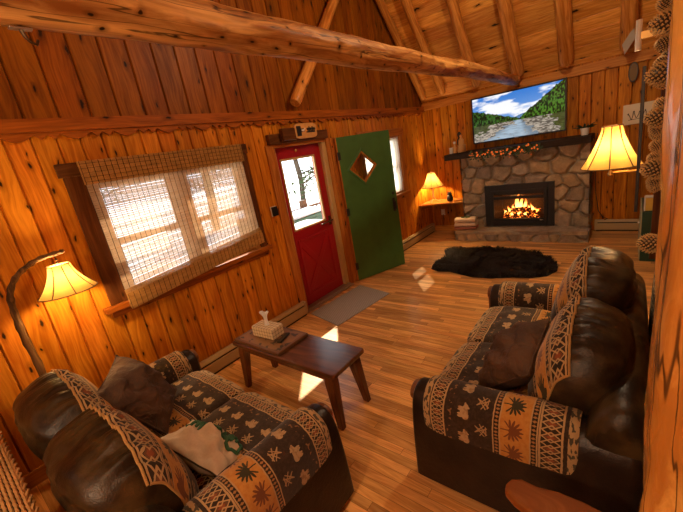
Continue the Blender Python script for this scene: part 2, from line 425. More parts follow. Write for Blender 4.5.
# scalloped ledge along the window wall, eave trim on the back wall
lg = MB().box(0, 0.045, YF, YB - 0.002, 2.30, 2.385)
y = YF; pat = [('r', 0.19), ('v', 0.075), ('v', 0.075)]; i = 0; bottom = [(YF, 2.30)]; pts = []
while y < YB - 0.2:
    kd, wd = pat[i % 3]; i += 1
    if kd == 'r':
        for q in range(9): pts.append((y + wd * q / 8, 2.285 - 0.040 * math.sin(PI * q / 8)))
    else: pts += [(y, 2.285), (y + wd / 2, 2.252), (y + wd, 2.285)]
    y += wd
n = len(pts)
for (a, za), (b, zb) in zip(pts[:-1], pts[1:]):
    if b - a < 1e-6: continue
    lg.quad((0.03, a, za), (0.03, b, zb), (0.03, b, 2.302), (0.03, a, 2.302)); lg.quad((0.004, a, za), (0.004, b, zb), (0.03, b, zb), (0.03, a, za))
struct('trim_1', lg, M['ledge'])
struct('trim_2', MB().box(0.0, XR, YB - 0.035, YB - 0.001, 2.315, 2.44), M['trim_x'], bevel=0.006)
struct('baseboard_back', MB().box(0.0, 0.72, YB - 0.03, YB - 0.001, 0, 0.1), M['trim_x'])
struct('baseboard_left', MB().box(0.001, 0.018, YF, 2.74, 0, 0.11), M['trim'])

# ------------------------------------------------------------------ logs
def log(name, p0, p1, r0, r1, mat, seed=0, seg=40, n=20, rough=0.04, wob=0.01, knots=(), parent=None, ridge=0.0):
    p0, p1 = Vector(p0), Vector(p1); Ld = (p1 - p0).length; rs = np.random.RandomState(seed); P = []
    for i in range(seg + 1):
        s = i / seg; z = s * Ld; r = r0 + (r1 - r0) * s
        if i == 0 or i == seg: r *= 0.86
        cx = wob * math.sin(z * 2.1 + seed) + wob * 0.6 * math.sin(z * 5.3 + seed * 2); cy = wob * math.cos(z * 1.7 + seed * 3)
        row = []
        for k in range(n):
            a = 2 * PI * k / n
            rr = r * (1 + rough * 2 * (float(fbm(z * 5 + 3 * math.cos(a) * .5, 3 + 3 * math.sin(a) * .6 + seed, 3, seed)) - 0.5) + ridge * (float(fbm(z * 1.1 + 2.2 * math.cos(a), 2.6 * math.sin(a) * 1.3 + 9, 4, seed + 2)) - .5))
            for kz, ka, kr, kh in knots:
                da = (a - ka + PI) % (2 * PI) - PI
                q = ((z - kz) / kr) ** 2 + (da * r / kr) ** 2
                rr += kh * math.exp(-q) - 0.55 * kh * math.exp(-q * 7)
            row.append((cx + rr * math.cos(a), cy + rr * math.sin(a), z))
        P.append(row)
    mb = MB(); mb.grid(P, None, False, True)
    mb.f.append(list(range(n))[::-1]); mb.uv.append(None); mb.mi.append(0)
    mb.f.append([seg * n + k for k in range(n)]); mb.uv.append(None); mb.mi.append(0)
    o = mb.build(name, mat, parent, smooth=True, angle=60); o.location = p0; o.rotation_euler = (p1 - p0).to_track_quat('Z', 'Y').to_euler()
    return o
b = log('tie_beam', (1.6, -1.45, 2.478), (1.66, 6.52, 2.452), 0.108, 0.068, M['beam'], 3, 190, 48, 0.13, 0.012, ridge=0.25)
tag(b, 'thick hand-hewn log tie beam crossing the room overhead', 'beam')
raf = [(0.10, 0.062, 'log rafter lying against the dark gable wall'), (0.47, 0.07, 'log rafter next to the gable wall rafter'), (1.07, 0.078, 'log rafter above the left edge of the television'),
       (1.70, 0.092, 'log rafter where the tie beam ends, above the television'), (2.34, 0.096, 'log rafter above the right edge of the television'), (3.0, 0.09, 'log rafter nearest the right wall')]
nr = Vector((0, -K, -1)).normalized()
for i, (x, r, lb) in enumerate(raf):
    a = Vector((x, 6.60, EAVE + 0.06 * K)) + nr * (r + 0.004); u = Vector((0, -1, K)).normalized()
    o = log('rafter', a + u * 0.06, a + u * 4.6, r, r * 0.85, M['log'], 20 + i, 60, 16, 0.05, 0.008)
    tag(o, lb, 'rafter', 'log rafters under the sloping ceiling')
bd = Vector((0, 1, 1.13)).normalized()
o = log('brace_log', Vector((0.10, 3.17, 2.46)), Vector((0.10, 3.17, 2.46)) + bd * 2.35, 0.068, 0.06, M['log'], 41, 40, 16, 0.05, 0.006)
tag(o, 'diagonal log brace against the gable wall above the door', 'brace')
o = log('log_post', (3.290, 1.0, 0.0), (3.295, 1.0, 3.9), 0.118, 0.108, M['post'], 55, 150, 72, 0.10, 0.010,
        knots=[(1.27, PI * 1.32, 0.05, 0.02), (0.97, PI * 1.08, 0.06, 0.034), (1.12, PI * 1.52, 0.045, 0.02), (1.75, PI * 1.2, 0.05, 0.012), (1.5, PI * 1.05, 0.09, 0.012)], ridge=0.32)
tag(o, 'varnished knotty log post in the right foreground', 'post')
o = log('log_pole', (3.30, 1.62, 0.0), (3.30, 1.62, 3.6), 0.05, 0.045, M['post'], 57, 60, 16, 0.08, 0.01)
tag(o, 'slim log pole standing just behind the big log post', 'post')
# metal hook under the beam
hk = thing('beam_hook', 'small metal double hook screwed under the log beam', 'hook', (1.6, 0.43, 2.372))
MB().box(-0.012, 0.012, -0.03, 0.03, -0.002, 0.004).build('plate', M['steel'], hk, bevel=0.002)
MB().tube([(0, 0, 0), (0.004, 0.004, -0.022), (0.006, 0.012, -0.036), (0.004, 0.028, -0.042), (0.002, 0.036, -0.028)], [0.007, 0.006, 0.005, 0.005, 0.004], 8).build('hook', M['bronze'], hk, smooth=True)

# ------------------------------------------------------------------ window 1 with its bamboo blind
w1 = tag(empty('window_1', (0, 0, 0)), kind='structure')
fr = MB()
y0, y1, z0, z1 = W1
def frame(mb, a, b, c, d, t, x0, x1, mi=0):
    mb.box(x0, x1, a, a + t, c, d, mi); mb.box(x0, x1, b - t, b, c, d, mi); mb.box(x0, x1, a + t, b - t, c, c + t, mi); mb.box(x0, x1, a + t, b - t, d - t, d, mi)
frame(fr, y0, y1, z0, z1, 0.03, -0.10, -0.005); fr.box(-0.10, -0.002, 1.575, 1.70, z0, z1)
fr.build('window_frame', M['sash'], w1, bevel=0.003)
for a, b in ((y0 + 0.03, 1.575), (1.70, y1 - 0.03)):
    for c, d, x in ((z0 + 0.03, 1.475, -0.04), (1.44, z1 - 0.03, -0.065)):
        s = MB(); frame(s, a, b, c, d, 0.04, x - 0.012, x + 0.012); so = s.build('sash', M['sash'], w1, bevel=0.002)
        MB().box(x - 0.002, x + 0.002, a + 0.04, b - 0.04, c + 0.04, d - 0.04).build('pane', M['glass'], so)
MB().box(0.001, 0.03, 0.775, 2.42, 1.99, 2.085).build('header', M['dark_wood'], w1, bevel=0.004)
for a, b in ((0.80, 0.95), (2.32, 2.40)):
    MB().box(0.001, 0.022, a, b, 1.0, 1.99).build('side_casing', M['dark_wood_v'], w1, bevel=0.003)
MB().box(0.001, 0.07, 0.74, 2.43, 0.955, 1.0).build('window_sill', M['ledge'], w1, bevel=0.004)
MB().box(0.001, 0.022, 0.79, 2.39, 0.90, 0.955).build('apron', M['ledge'], w1, bevel=0.003)
bl = thing('bamboo_blind', 'woven bamboo roman blind lowered over the wide two-part window', 'blind', (0.05, 0.905, 2.085))
W = 1.39
def zbot(s): return -1.09 + 0.13 * s      # hangs lower on its left
sl = MB(); zt = -0.165; N = 118
for i in range(N):
    t = i / (N - 1); h = 0.0036; za = zt + (zbot(0) - zt) * t; zb = zt + (zbot(1) - zt) * t; xx = 0.018 + 0.012 * t + random.uniform(-.0008, .0008)
    jt = random.uniform(-.0012, .0012)
    P = []
    for y, zc in ((0.0, za + jt), (W / 2, (za + zb) / 2 + jt + random.uniform(-.001, .001)), (W, zb + jt)):
        P.append([(xx - .0008, y, zc - h), (xx - .0008, y, zc + h), (xx + .0008, y, zc + h), (xx + .0008, y, zc - h)])
    sl.grid(P, None, False, True)
sl.build('slats', M['bamboo'], bl)
vl = MB()
for i in range(22):
    zc = -0.004 - i * 0.0076
    vl.grid([[(0.036 + random.uniform(0, .002), y, zc - .0034), (0.036, y, zc + .0034), (0.0395, y, zc + .0034), (0.0395, y, zc - .0034)] for y in (-0.012, W + 0.012)], None, False, True)
vl.build('valance', M['bamboo_thick'], bl)
MB().box(-0.018, 0.03, 0.0, W, -0.03, 0.0).build('headrail', M['bamboo_thick'], bl)
fo = MB()
for k in range(3):
    for i in range(13):
        q = i / 12; dz = 0.10 - k * 0.03 - q * (0.13 - k * .02)
        fo.grid([[(0.040 + k * 0.012 + .006 * math.sin(q * 3), y, zbot(s) + dz - .0042), (0.040 + k * 0.012 + .006 * math.sin(q * 3), y, zbot(s) + dz + .0042), (0.043 + k * 0.012 + .006 * math.sin(q * 3), y, zbot(s) + dz + .0042), (0.043 + k * 0.012 + .006 * math.sin(q * 3), y, zbot(s) + dz - .0042)] for y, s in ((-.005, 0), (W + .005, 1))], None, False, True)
fo.build('folded_hem', M['bamboo_thick'], bl)
th = MB(); nt = 34
for i in range(nt + 1):
    y = W * i / nt; s = i / nt
    th.tube([(0.0215, y, zt), (0.0335, y, zbot(s) + 0.02)], 0.0017, 4); th.tube([(0.0415, y, -0.002), (0.0415, y, zt - .004)], 0.0017, 4)
    th.tube([(0.073, y, zbot(s) + 0.07), (0.076, y, zbot(s) - .05)], 0.0016, 4)
for i in range(5): th.tube([(0.041, 0, -0.02 - i * .032), (0.041, W, -0.02 - i * .032)], 0.0012, 4)
th.build('threads', M['rope'], bl)

# ------------------------------------------------------------------ window 2 behind the open door
w2 = tag(empty('window_2', (0, 0, 0)), kind='structure')
y0, y1, z0, z1 = W2
fr = MB(); frame(fr, y0, y1, z0, z1, 0.03, -0.10, -0.005); fr.build('window_frame', M['sash'], w2, bevel=0.003)
for c, d, x in ((z0 + 0.03, 1.475, -0.04), (1.44, z1 - 0.03, -0.065)):
    s = MB(); frame(s, y0 + .03, y1 - .03, c, d, 0.04, x - 0.012, x + 0.012); so = s.build('sash', M['sash'], w2)
    MB().box(x - 0.002, x + 0.002, y0 + .07, y1 - .07, c + 0.04, d - 0.04).build('pane', M['glass'], so)
MB().box(0.001, 0.03, y0 - .13, y1 + .13, z1, z1 + .12).build('header', M['trim'], w2, bevel=0.004)
for a, b in ((y0 - .09, y0), (y1, y1 + .09)): MB().box(0.001, 0.022, a, b, z0, z1).build('side_casing', M['trim_v'], w2, bevel=0.003)
MB().box(0.001, 0.06, y0 - .12, y1 + .12, z0 - .045, z0).build('window_sill', M['trim'], w2, bevel=0.004)
MB().box(0.001, 0.022, y0 - .09, y1 + .09, z0 - .12, z0 - .045).build('apron', M['trim'], w2)
cu = MB(); P = []
for i in range(61):
    y = y0 + 0.02 + (y1 - y0 - .04) * i / 60; xx = 0.002 + 0.008 * math.sin(i * 1.3) * 0.6
    P.append([(xx - .004, y, z1 - .02 - (z1 - z0 - .05) * j / 12) for j in range(13)])
cu.grid(P); tag(cu.build('lace_curtain', M['lace'], None, smooth=True), 'white lace curtain in the window behind the green door', 'curtain')

# ------------------------------------------------------------------ the doorway: red door shut, green door open
d1 = tag(empty('door_1', (0, 0, 0)), kind='structure')
y0, y1, zz, z1 = D1
MB().box(0.001, 0.022, 2.675, 2.795, 0, 2.04).build('side_casing', M['trim_v'], d1, bevel=0.003)
MB().box(0.001, 0.022, 3.695, 3.765, 0, 2.04).build('side_casing', M['trim_v'], d1, bevel=0.003); MB().box(0.001, 0.03, 3.772, 3.845, 0, 2.04).build('side_casing', M['trim_v'], d1, bevel=0.003)
jb = MB().box(-0.12, 0.0, y0, y0 + 0.03, 0.0, z1); jb.box(-0.12, 0.0, y1 - 0.075, y1, 0, z1); jb.box(-0.12, 0.0, y0, y1, z1 - 0.03, z1)
jb.build('door_jamb', M['jamb'], d1, bevel=0.003)
MB().box(-0.02, 0.012, y0 - 0.01, y1 + .01, z1 - 0.03, z1 + 0.006).build('head_strip', M['trim'], d1, bevel=0.003)
tb = MB().box(-0.13, 0.03, y0, y1, 0, 0.03); tb.box(0.03, 0.07, y0 - .02, y1 + .02, 0, 0.018); tb.build('threshold', M['aluminium'], d1, bevel=0.003)
MB().box(0.001, 0.05, 2.72, 3.72, 2.045, 2.15).build('header', M['dark_wood'], d1, bevel=0.004)
rd = thing('storm_door', 'closed red door with a large window and crossbuck lower panel', 'door', (-0.075, y0 + 0.03, 0.03))
wd = y1 - 0.075 - y0 - 0.03; ht = z1 - 0.06
GL = (0.095, wd - 0.135, 0.99, ht - 0.145)
lf = MB(); X0, X1 = -0.02, 0.02
lf.box(X0, X1, 0, GL[0], 0, ht); lf.box(X0, X1, GL[1], wd, 0, ht); lf.box(X0, X1, GL[0], GL[1], 0, GL[2]); lf.box(X0, X1, GL[0], GL[1], GL[3], ht)
lf.build('leaf', M['red'], rd, bevel=0.002)
cb = MB(); a, b, c, d = 0.10, wd - 0.10, 0.12, 0.86
frame(cb, a, b, c, d, 0.035, 0.02, 0.036)
def bar(mb, p, q, wdt, x0, x1):
    p, q = Vector(p), Vector(q); t = (q - p).normalized(); nn = Vector((-t.y, t.x)) * wdt / 2
    o4 = [p + nn, p - nn, q - nn, q + nn]
    mb.prism([tuple(v) for v in o4], 0, x0, x1)
bar(cb, (a + .02, c + .02), (b - .02, d - .02), 0.075, 0.02, 0.033); bar(cb, (a + .02, d - .02), (b - .02, c + .02), 0.075, 0.02, 0.032)
cb.build('crossbuck', M['red'], rd, bevel=0.009)
fr = MB(); frame(fr, GL[0] - .015, GL[1] + .015, GL[2] - .015, GL[3] + .015, 0.025, 0.0, 0.028); fr.build('glazing_bead', M['jamb'], rd, bevel=0.004)
MB().box(-0.003, 0.003, *GL).build('pane', M['glass'], rd)
lv = MB().box(0.02, 0.028, wd - .065, wd - .025, 0.90, 1.02); lv.tube([(0.028, wd - .045, 0.965), (0.07, wd - .045, 0.965), (0.078, wd - .08, 0.965), (0.075, wd - .28, 0.955)], [.011, .011, .013, .010], 10)
lv.build('door_handle', M['bronze'], rd, smooth=True)
MB().lathe([(0.012, 0), (0.02, 0.006), (0.014, 0.016), (0.004, 0.02)], (0, 0, 0), 12).build('knob', M['brass'], rd, smooth=True, loc=(0.02, wd * .46, ht - .055), rot=(0, PI / 2, 0))

ang = math.atan2(0.345, 0.865)           # the green leaf swung into the room
gd = thing('plank_door', 'green plank door standing open with a diamond window', 'door', (0.055, 3.845, 0.012), -ang)
GW, GH = 0.875, 2.02; t0, t1 = -0.022, 0.022   # local: y along leaf, x thickness (+x faces the room side seen from the camera)
dc = (0.365, 1.585); dr, dh = 0.235, 0.225
pk = MB(); nb = 7; pw = GW / nb
def inside_cut(mb, ya, yb, g):
    """plank strip ya..yb full height minus diamond, both faces"""
    ys = sorted({ya, yb} | {q for q in (dc[0] - dr, dc[0], dc[0] + dr) if ya < q < yb})
    def half(y): return max(0.0, dh * (1 - abs(y - dc[0]) / dr))
    for a, b in zip(ys[:-1], ys[1:]):
        for xf in (t1, t0):
            ha, hb = half(a), half(b)
            if ha <= 1e-9 and hb <= 1e-9: mb.quad((xf, a, 0), (xf, b, 0), (xf, b, GH), (xf, a, GH))
            else:
                mb.quad((xf, a, 0), (xf, b, 0), (xf, b, dc[1] - hb), (xf, a, dc[1] - ha)); mb.quad((xf, a, dc[1] + ha), (xf, b, dc[1] + hb), (xf, b, GH), (xf, a, GH))
        for zq in (0, GH): mb.quad((t0, a, zq), (t0, b, zq), (t1, b, zq), (t1, a, zq))
for i in range(nb):
    a, b = i * pw, (i + 1) * pw
    inside_cut(pk, a + (0.005 if i else 0), b - (0.005 if i < nb - 1 else 0), 0)
    if i < nb - 1: pk.box(t0 + .004, t1 - .004, b - .005, b + .005, 0, dc[1] - max(0, dh * (1 - abs(b - dc[0]) / dr))); pk.box(t0 + .004, t1 - .004, b - .005, b + .005, dc[1] + max(0, dh * (1 - abs(b - dc[0]) / dr)), GH)
pk.quad((t0, GW, 0), (t1, GW, 0), (t1, GW, GH), (t0, GW, GH))
pk.build('planks', M['green'], gd, fix=False)
MB().box(t0 - .001, t1 + .001, -0.014, 0.0, 0, GH).build('hinge_edge', M['trim_v'], gd, bevel=0.002)
df = MB(); V4 = [(dc[0] - dr, dc[1]), (dc[0], dc[1] + dh), (dc[0] + dr, dc[1]), (dc[0], dc[1] - dh)]
def ringq(mb, s0, s1, x0, x1):
    sc_ = lambda p, s: (dc[0] + (p[0] - dc[0]) * s, dc[1] + (p[1] - dc[1]) * s)
    for i in range(4):
        p, q = V4[i], V4[(i + 1) % 4]; mb.prism([sc_(p, s0), sc_(q, s0), sc_(q, s1), sc_(p, s1)], 0, x0, x1)
ringq(df, 0.98, 1.14, t1 - .002, t1 + .014); df.build('diamond_moulding', M['green'], gd, bevel=0.004)
di = MB(); ringq(di, 0.86, 1.0, t0, t1); di.build('diamond_frame', M['trim_v'], gd)
dg = MB(); sc_ = lambda p, s: (dc[0] + (p[0] - dc[0]) * s, dc[1] + (p[1] - dc[1]) * s); dg.prism([sc_(p, .88) for p in V4], 0, -0.003, 0.003); dg.build('pane', M['glass'], gd)
for z in (0.22, 1.02, 1.78):
    hg = MB().box(t1, t1 + .004, -0.012, 0.03, z - .05, z + .05); hg.tube([(t1 + .006, -0.014, z - .055), (t1 + .006, -0.014, z + .055)], 0.007, 8); hg.build('hinge', M['black'], gd)
hd = MB().box(t1, t1 + .006, GW - .09, GW - .045, 0.86, 1.06); hd.tube([(t1 + .006, GW - .067, 0.88), (t1 + .045, GW - .067, 0.90), (t1 + .045, GW - .067, 1.0), (t1 + .006, GW - .067, 1.03)], 0.008, 8)
hd.build('door_handle', M['black'], gd, smooth=True); MB().lathe([(0.02, 0), (0.022, .008), (0.012, .014)], (0, 0, 0), 12).build('deadbolt', M['black'], gd, loc=(t1, GW - .067, 1.13), rot=(0, PI / 2, 0))
# ------------------------------------------------------------------ baseboard heaters
def heater(name, label, length, loc, rotz):
    t = thing(name, label, 'heater', loc, rotz)       # local: x along, back at y=0, front -y
    MB().prism([(0, 0.02), (-0.055, 0.02), (-0.062, 0.03), (-0.062, 0.118), (-0.05, 0.125), (-0.05, 0.03), (0, 0.03)], 0, 0, length).build('front_panel', M['heater'], t)
    MB().prism([(0, 0.175), (-0.04, 0.175), (-0.060, 0.150), (-0.060, 0.142), (-0.036, 0.166), (0, 0.166)], 0, 0, length).build('top_cover', M['heater'], t)
    MB().box(0.01, length - .01, -0.045, -0.004, 0.031, 0.164).build('fin_core', M['heater_dark'], t)
    for x in (0, length - 0.035): MB().box(x, x + .035, -0.064, 0, 0.018, 0.178).build('end_cap', M['heater'], t, bevel=0.003)
    MB().box(0.02, length - 0.02, -0.05, 0, 0, 0.02).build('foot_rail', M['heater_dark'], t)
heater('baseboard_heater', 'beige baseboard heater on the window wall, ending at the red door', 2.3, (0.019, 0.43, 0), PI / 2)
heater('baseboard_heater', 'beige baseboard heater behind the green door, running to the far corner', 2.1, (0.001, 4.46, 0), PI / 2)
heater('baseboard_heater', 'beige baseboard heater on the back wall, right of the fireplace', 0.72, (2.70, YB - .001, 0), 0)

# ------------------------------------------------------------------ fireplace of fieldstone
def vcol(name, rough=0.85, bump=0.5, bs=60):
    t = NT(name); a = t.n('ShaderNodeAttribute'); a.attribute_name = 'Col'
    n = t.noise(t.n('ShaderNodeTexCoord').outputs['Object'], bs, 5, 0.65); n2 = t.noise(t.n('ShaderNodeTexCoord').outputs['Object'], 11, 4, 0.6)
    c = t.mix(t.sstep(n * 0.5 + n2 * 0.5, 0.3, 0.7), a.outputs[0], (0.5, 0.46, 0.4), 'MULTIPLY')
    t.set(Base_Color=t.mix(0.75, a.outputs[0], c), Roughness=rough); t.bump(n, bump, 0.006); return t.m
M['stone'] = vcol('field_stone')
def stones(wd, hh, cell, place, seed, step=0.011, depth=0.045, hole=None, asp=1.35, mort=0.012):
    rs = np.random.RandomState(seed); S = []
    rows = max(1, int(round(hh / cell))); rh = hh / rows
    for r in range(rows):
        cols = max(1, int(round(wd / (cell * asp)))); cw = wd / cols
        for c in range(-1, cols + 1):
            S.append(((c + .5 + (r % 2) * .5 + rs.uniform(-.33, .33)) * cw, (r + .5 + rs.uniform(-.33, .33)) * rh, rs.uniform(.8, 1.2), rs.uniform(-1, 1), rs.uniform(-1, 1), rs.rand(), rs.rand()))
    S = np.array(S)
    nx, ny = int(wd / step) + 1, int(hh / step) + 1
    U, V = np.meshgrid(np.linspace(0, wd, nx), np.linspace(0, hh, ny), indexing='ij')
    wu = U + (fbm(U * 9, V * 9, 3, seed) - .5) * 0.07; wv = V + (fbm(U * 9 + 50, V * 9, 3, seed + 1) - .5) * 0.07
    D = np.sqrt(((wu[..., None] - S[:, 0]) / asp) ** 2 + (wv[..., None] - S[:, 1]) ** 2) * S[:, 2]
    idx = np.argsort(D, axis=-1)[..., :2]; d1 = np.take_along_axis(D, idx[..., :1], -1)[..., 0]; d2 = np.take_along_axis(D, idx[..., 1:2], -1)[..., 0]
    e = d2 - d1; I = idx[..., 0]; s = np.clip((e - mort) / 0.045, 0, 1); s = np.sqrt(s * (2 - s))
    H = depth * s * (0.75 + 0.25 * S[I, 5]) + (S[I, 3] * (U - S[I, 0]) + S[I, 4] * (V - S[I, 1])) * 0.10 * s + (fbm(U * 22, V * 22, 3, seed + 5) - .5) * 0.016
    pal = 1.15 * np.array([(.40, .29, .17), (.30, .23, .15), (.46, .34, .20), (.23, .18, .13), (.36, .28, .20), (.43, .29, .15)])
    col = pal[(S[I, 6] * 5.99).astype(int)] * (0.7 + 0.6 * fbm(U * 14, V * 14, 4, seed + 9))[..., None]
    mor = np.array([.40, .34, .25]); q = np.clip((e - mort * .6) / 0.012, 0, 1)[..., None]; col = col * q + mor * (1 - q)
    vs, fs = [], []
    for i in range(nx):
        for j in range(ny): vs.append(place(U[i, j], V[i, j], H[i, j]))
    for i in range(nx - 1):
        for j in range(ny - 1):
            u, v = (U[i, j] + U[i + 1, j]) / 2, (V[i, j] + V[i, j + 1]) / 2
            if hole and hole[0] < u < hole[1] and hole[2] < v < hole[3]: continue
            fs.append((i * ny + j, (i + 1) * ny + j, (i + 1) * ny + j + 1, i * ny + j + 1))
    c4 = np.concatenate([col.reshape(-1, 3), np.ones((nx * ny, 1))], 1)
    return vs, fs, c4
FX0, FX1, FY, FT = 0.80, 2.645, 6.31, 1.425
fp = thing('fireplace', 'fieldstone fireplace with raised stone hearth and dark mantel', 'fireplace', (0, 0, 0))
def join_panels(name, panels, parent):
    mb = MB(); cs = []
    for v, f, c in panels: mb.add(v, f); cs.append(c)
    mb.col = np.concatenate(cs); return mb.build(name, M['stone'], parent, smooth=True, angle=0, fix=False)
join_panels('stone_face', [
    stones(FX1 - FX0, FT - 0.16, 0.195, lambda u, v, h: (FX0 + u, FY + .02 - h, 0.16 + v), 5, 0.010, 0.075, hole=(1.22 - FX0, 2.17 - FX0, 0.05, 0.69)),
    stones(YB - FY + .03, FT - 0.16, 0.17, lambda u, v, h: (FX0 - h * .5, FY - .03 + u, 0.16 + v), 6, 0.02, 0.05),
    stones(YB - FY + .03, FT - 0.16, 0.17, lambda u, v, h: (FX1 + h * .5, FY - .03 + u, 0.16 + v), 8, 0.02, 0.05)], fp)
HX0, HX1, HY = 0.72, 2.665, 5.97
join_panels('hearth', [
    stones(HX1 - HX0, FY - HY + 0.05, 0.36, lambda u, v, h: (HX0 + u, HY - .02 + v, 0.15 + h * .6), 12, 0.012, 0.04, asp=2.0, mort=0.008),
    stones(HX1 - HX0, 0.118, 0.11, lambda u, v, h: (HX0 + u, HY + .025 - h, v), 15, 0.009, 0.05, asp=1.6),
    stones(HX1 - HX0, 0.05, 0.05, lambda u, v, h: (HX0 + u, HY - .005 - h * .3, 0.118 + v), 16, 0.010, 0.03, asp=9),
    stones(FY - HY + .05, 0.17, 0.12, lambda u, v, h: (HX0 - h * .4, HY - .02 + u, v), 17, 0.012, 0.04),
    stones(FY - HY + .05, 0.17, 0.12, lambda u, v, h: (HX1 + h * .4, HY - .02 + u, v), 18, 0.012, 0.04)], fp)
mt = MB(); P = []
for i in range(61):
    x = 0.575 + (2.67 - 0.575) * i / 60; a = (float(fbm(x * 4, 1, 3)) - .5) * .02
    P.append([(x, 6.10 + a, 1.395 + a * .3), (x, 6.095 + a, 1.49 + a * .2), (x, YB - .002, 1.49), (x, YB - .002, 1.395)])
mt.grid(P, None, False, True); mt.f += [[0, 1, 2, 3], [240, 241, 242, 243]]; mt.uv += [None, None]; mt.mi += [0, 0]
mt.build('mantel', M['mantel'], fp, bevel=0.006)

ins = thing('fireplace_insert', 'black iron fireplace insert with a glass front and burning logs', 'fireplace insert', (1.175, 6.235, 0.19))
IW, IH = 1.035, 0.695
f0 = MB(); frame_xz = lambda mb, a, b, c, d, t, ya, yb: (mb.box(a, a + t, ya, yb, c, d), mb.box(b - t, b, ya, yb, c, d), mb.box(a + t, b - t, ya, yb, c, c + t), mb.box(a + t, b - t, ya, yb, d - t, d))
frame_xz(f0, 0, IW, 0, IH, 0.095, 0.0, 0.05); f0.build('surround', M['black'], ins, bevel=0.004)
f1 = MB(); frame_xz(f1, 0.095, IW - .095, 0.08, IH - .09, 0.05, -0.018, 0.03); f1.box(0.145, IW - .145, -0.014, 0.02, 0.455, 0.50); f1.box(0.145, IW - .145, -0.006, 0.02, .53, IH - .13); f1.build('glass_door_frame', M['black'], ins, bevel=0.004)
f2 = MB().box(0.14, IW - .14, -0.008, -.002, 0.045, 0.055); f2.box(0.12, IW - .12, -.006, 0, 0.065, 0.075); f2.build('air_vent', M['black'], ins)
MB().box(0.14, IW - .14, 0.0, 0.004, 0.13, IH - .17).build('glass_pane', M['glass'], ins)
MB().box(IW - .20, IW - .15, -0.021, -0.018, 0.098, 0.108).build('badge', M['steel'], ins)
fb = MB(); a, b, c, d, e = 0.1, IW - .1, 0.05, 0.38, IH - .1
fb.quad((a, c, .09), (b, c, .09), (b - .08, d, .09), (a + .08, d, .09)); fb.quad((a, c, e), (b, c, e), (b - .08, d, e), (a + .08, d, e)); fb.quad((a, c, .09), (a + .08, d, .09), (a + .08, d, e), (a, c, e))
fb.quad((b, c, .09), (b - .08, d, .09), (b - .08, d, e), (b, c, e)); fb.quad((a + .08, d, .09), (b - .08, d, .09), (b - .08, d, e), (a + .08, d, e))
M['firebrick'] = plain('sooty_firebrick', (0.10, 0.05, 0.03), 0.9, vary=0.5, scale=14); fb.build('firebox', M['firebrick'], ins)
def ember():
    t = NT('burning_log'); o = t.n('ShaderNodeTexCoord').outputs['Object']; n = t.noise(o, 26, 4, 0.6); f = t.sstep(n, 0.52, 0.72)
    t.set(Base_Color=(0.02, 0.012, 0.008), Roughness=0.9); t.put(t.p.inputs['Emission Color'], t.mix(f, (0.6, 0.04, 0.0), (1.0, 0.32, 0.04))); t.put(t.p.inputs['Emission Strength'], f * 9 + 0.05); return t.m
def flame():
    t = NT('flame'); u, v = t.uv(); n = t.noise(t.n('ShaderNodeTexCoord').outputs['Object'], 9, 3); h = v + (n - .5) * .5
    c = t.mix(t.sstep(h, 0.15, 0.95), (1.0, 0.50, 0.10), (1.0, 0.16, 0.012)); t.t.nodes.remove(t.p)
    em = t.n('ShaderNodeEmission'); t.put(em.inputs[0], c); t.put(em.inputs[1], (1.0 - t.sstep(h, 0.1, 1.1)) * 5 + 0.7)
    tr = t.n('ShaderNodeBsdfTransparent'); mx = t.n('ShaderNodeMixShader'); t.put(mx.inputs[0], (1 - t.sstep(h, 0.35, 1.1)) * 0.75 + 0.08)
    t.link(tr.outputs[0], mx.inputs[1]); t.link(em.outputs[0], mx.inputs[2]); t.link(mx.outputs[0], t.out.inputs[0]); return t.m
M['ember'] = ember(); M['flame'] = flame()
cb = MB()
for i in range(60):
    x, yv, r = random.uniform(.25, IW - .25), random.uniform(.12, .3), random.uniform(.014, .03)
    cb.lathe([(r * .4, -r * .7), (r, 0), (r * .8, r * .5), (r * .2, r * .8)], (x, yv, .105 + random.uniform(0, .02)), 6)
cb.build('ember_bed', M['ember'], ins)
for p, q, r in (((.30, .20, .16), (.74, .24, .15), .042), ((.28, .14, .17), (.50, .27, .20), .034), ((.50, .26, .19), (.76, .13, .20), .036), ((.36, .18, .235), (.66, .22, .245), .033), ((.62, .15, .15), (.80, .25, .21), .03)):
    pts = [Vector(p).lerp(Vector(q), k / 8) for k in range(9)]
    MB().tube(pts, r, 9, noise=0.14).build('burning_log', M['ember'], ins)
def flame_mb(x, y, z, h, r, sd):
    rs = np.random.RandomState(sd); P = []; UV = []; n = 8
    for i in range(12):
        s = i / 11; rad = r * (math.sin(PI * min(1, (s * .9 + .12)) ** 0.75) ** 0.8) * (1 - s * .35) + .001
        cx = x + 0.03 * math.sin(s * 5 + sd) * s; cy = y + .012 * math.cos(s * 4 + sd) * s
        P.append([(cx + rad * math.cos(2 * PI * k / n), cy + .5 * rad * math.sin(2 * PI * k / n), z + h * s) for k in range(n)]); UV.append([(k / n, s) for k in range(n)])
    return MB().grid(P, UV, False, True)
for i, (x, y, z, h, r) in enumerate(((.27, .19, .17, .09, .02), (.34, .2, .18, .14, .022), (.41, .2, .21, .15, .022), (.46, .24, .22, .32, .034), (.51, .25, .22, .27, .03), (.57, .24, .22, .24, .026), (.63, .2, .21, .13, .022), (.69, .2, .2, .15, .022), (.75, .2, .18, .10, .02), (.40, .12, .16, .07, .02), (.6, .12, .16, .06, .02), (.50, .12, .17, .07, .022))):
    flame_mb(x, y, z, h, r, i).build('flame', M['flame'], ins, smooth=True)

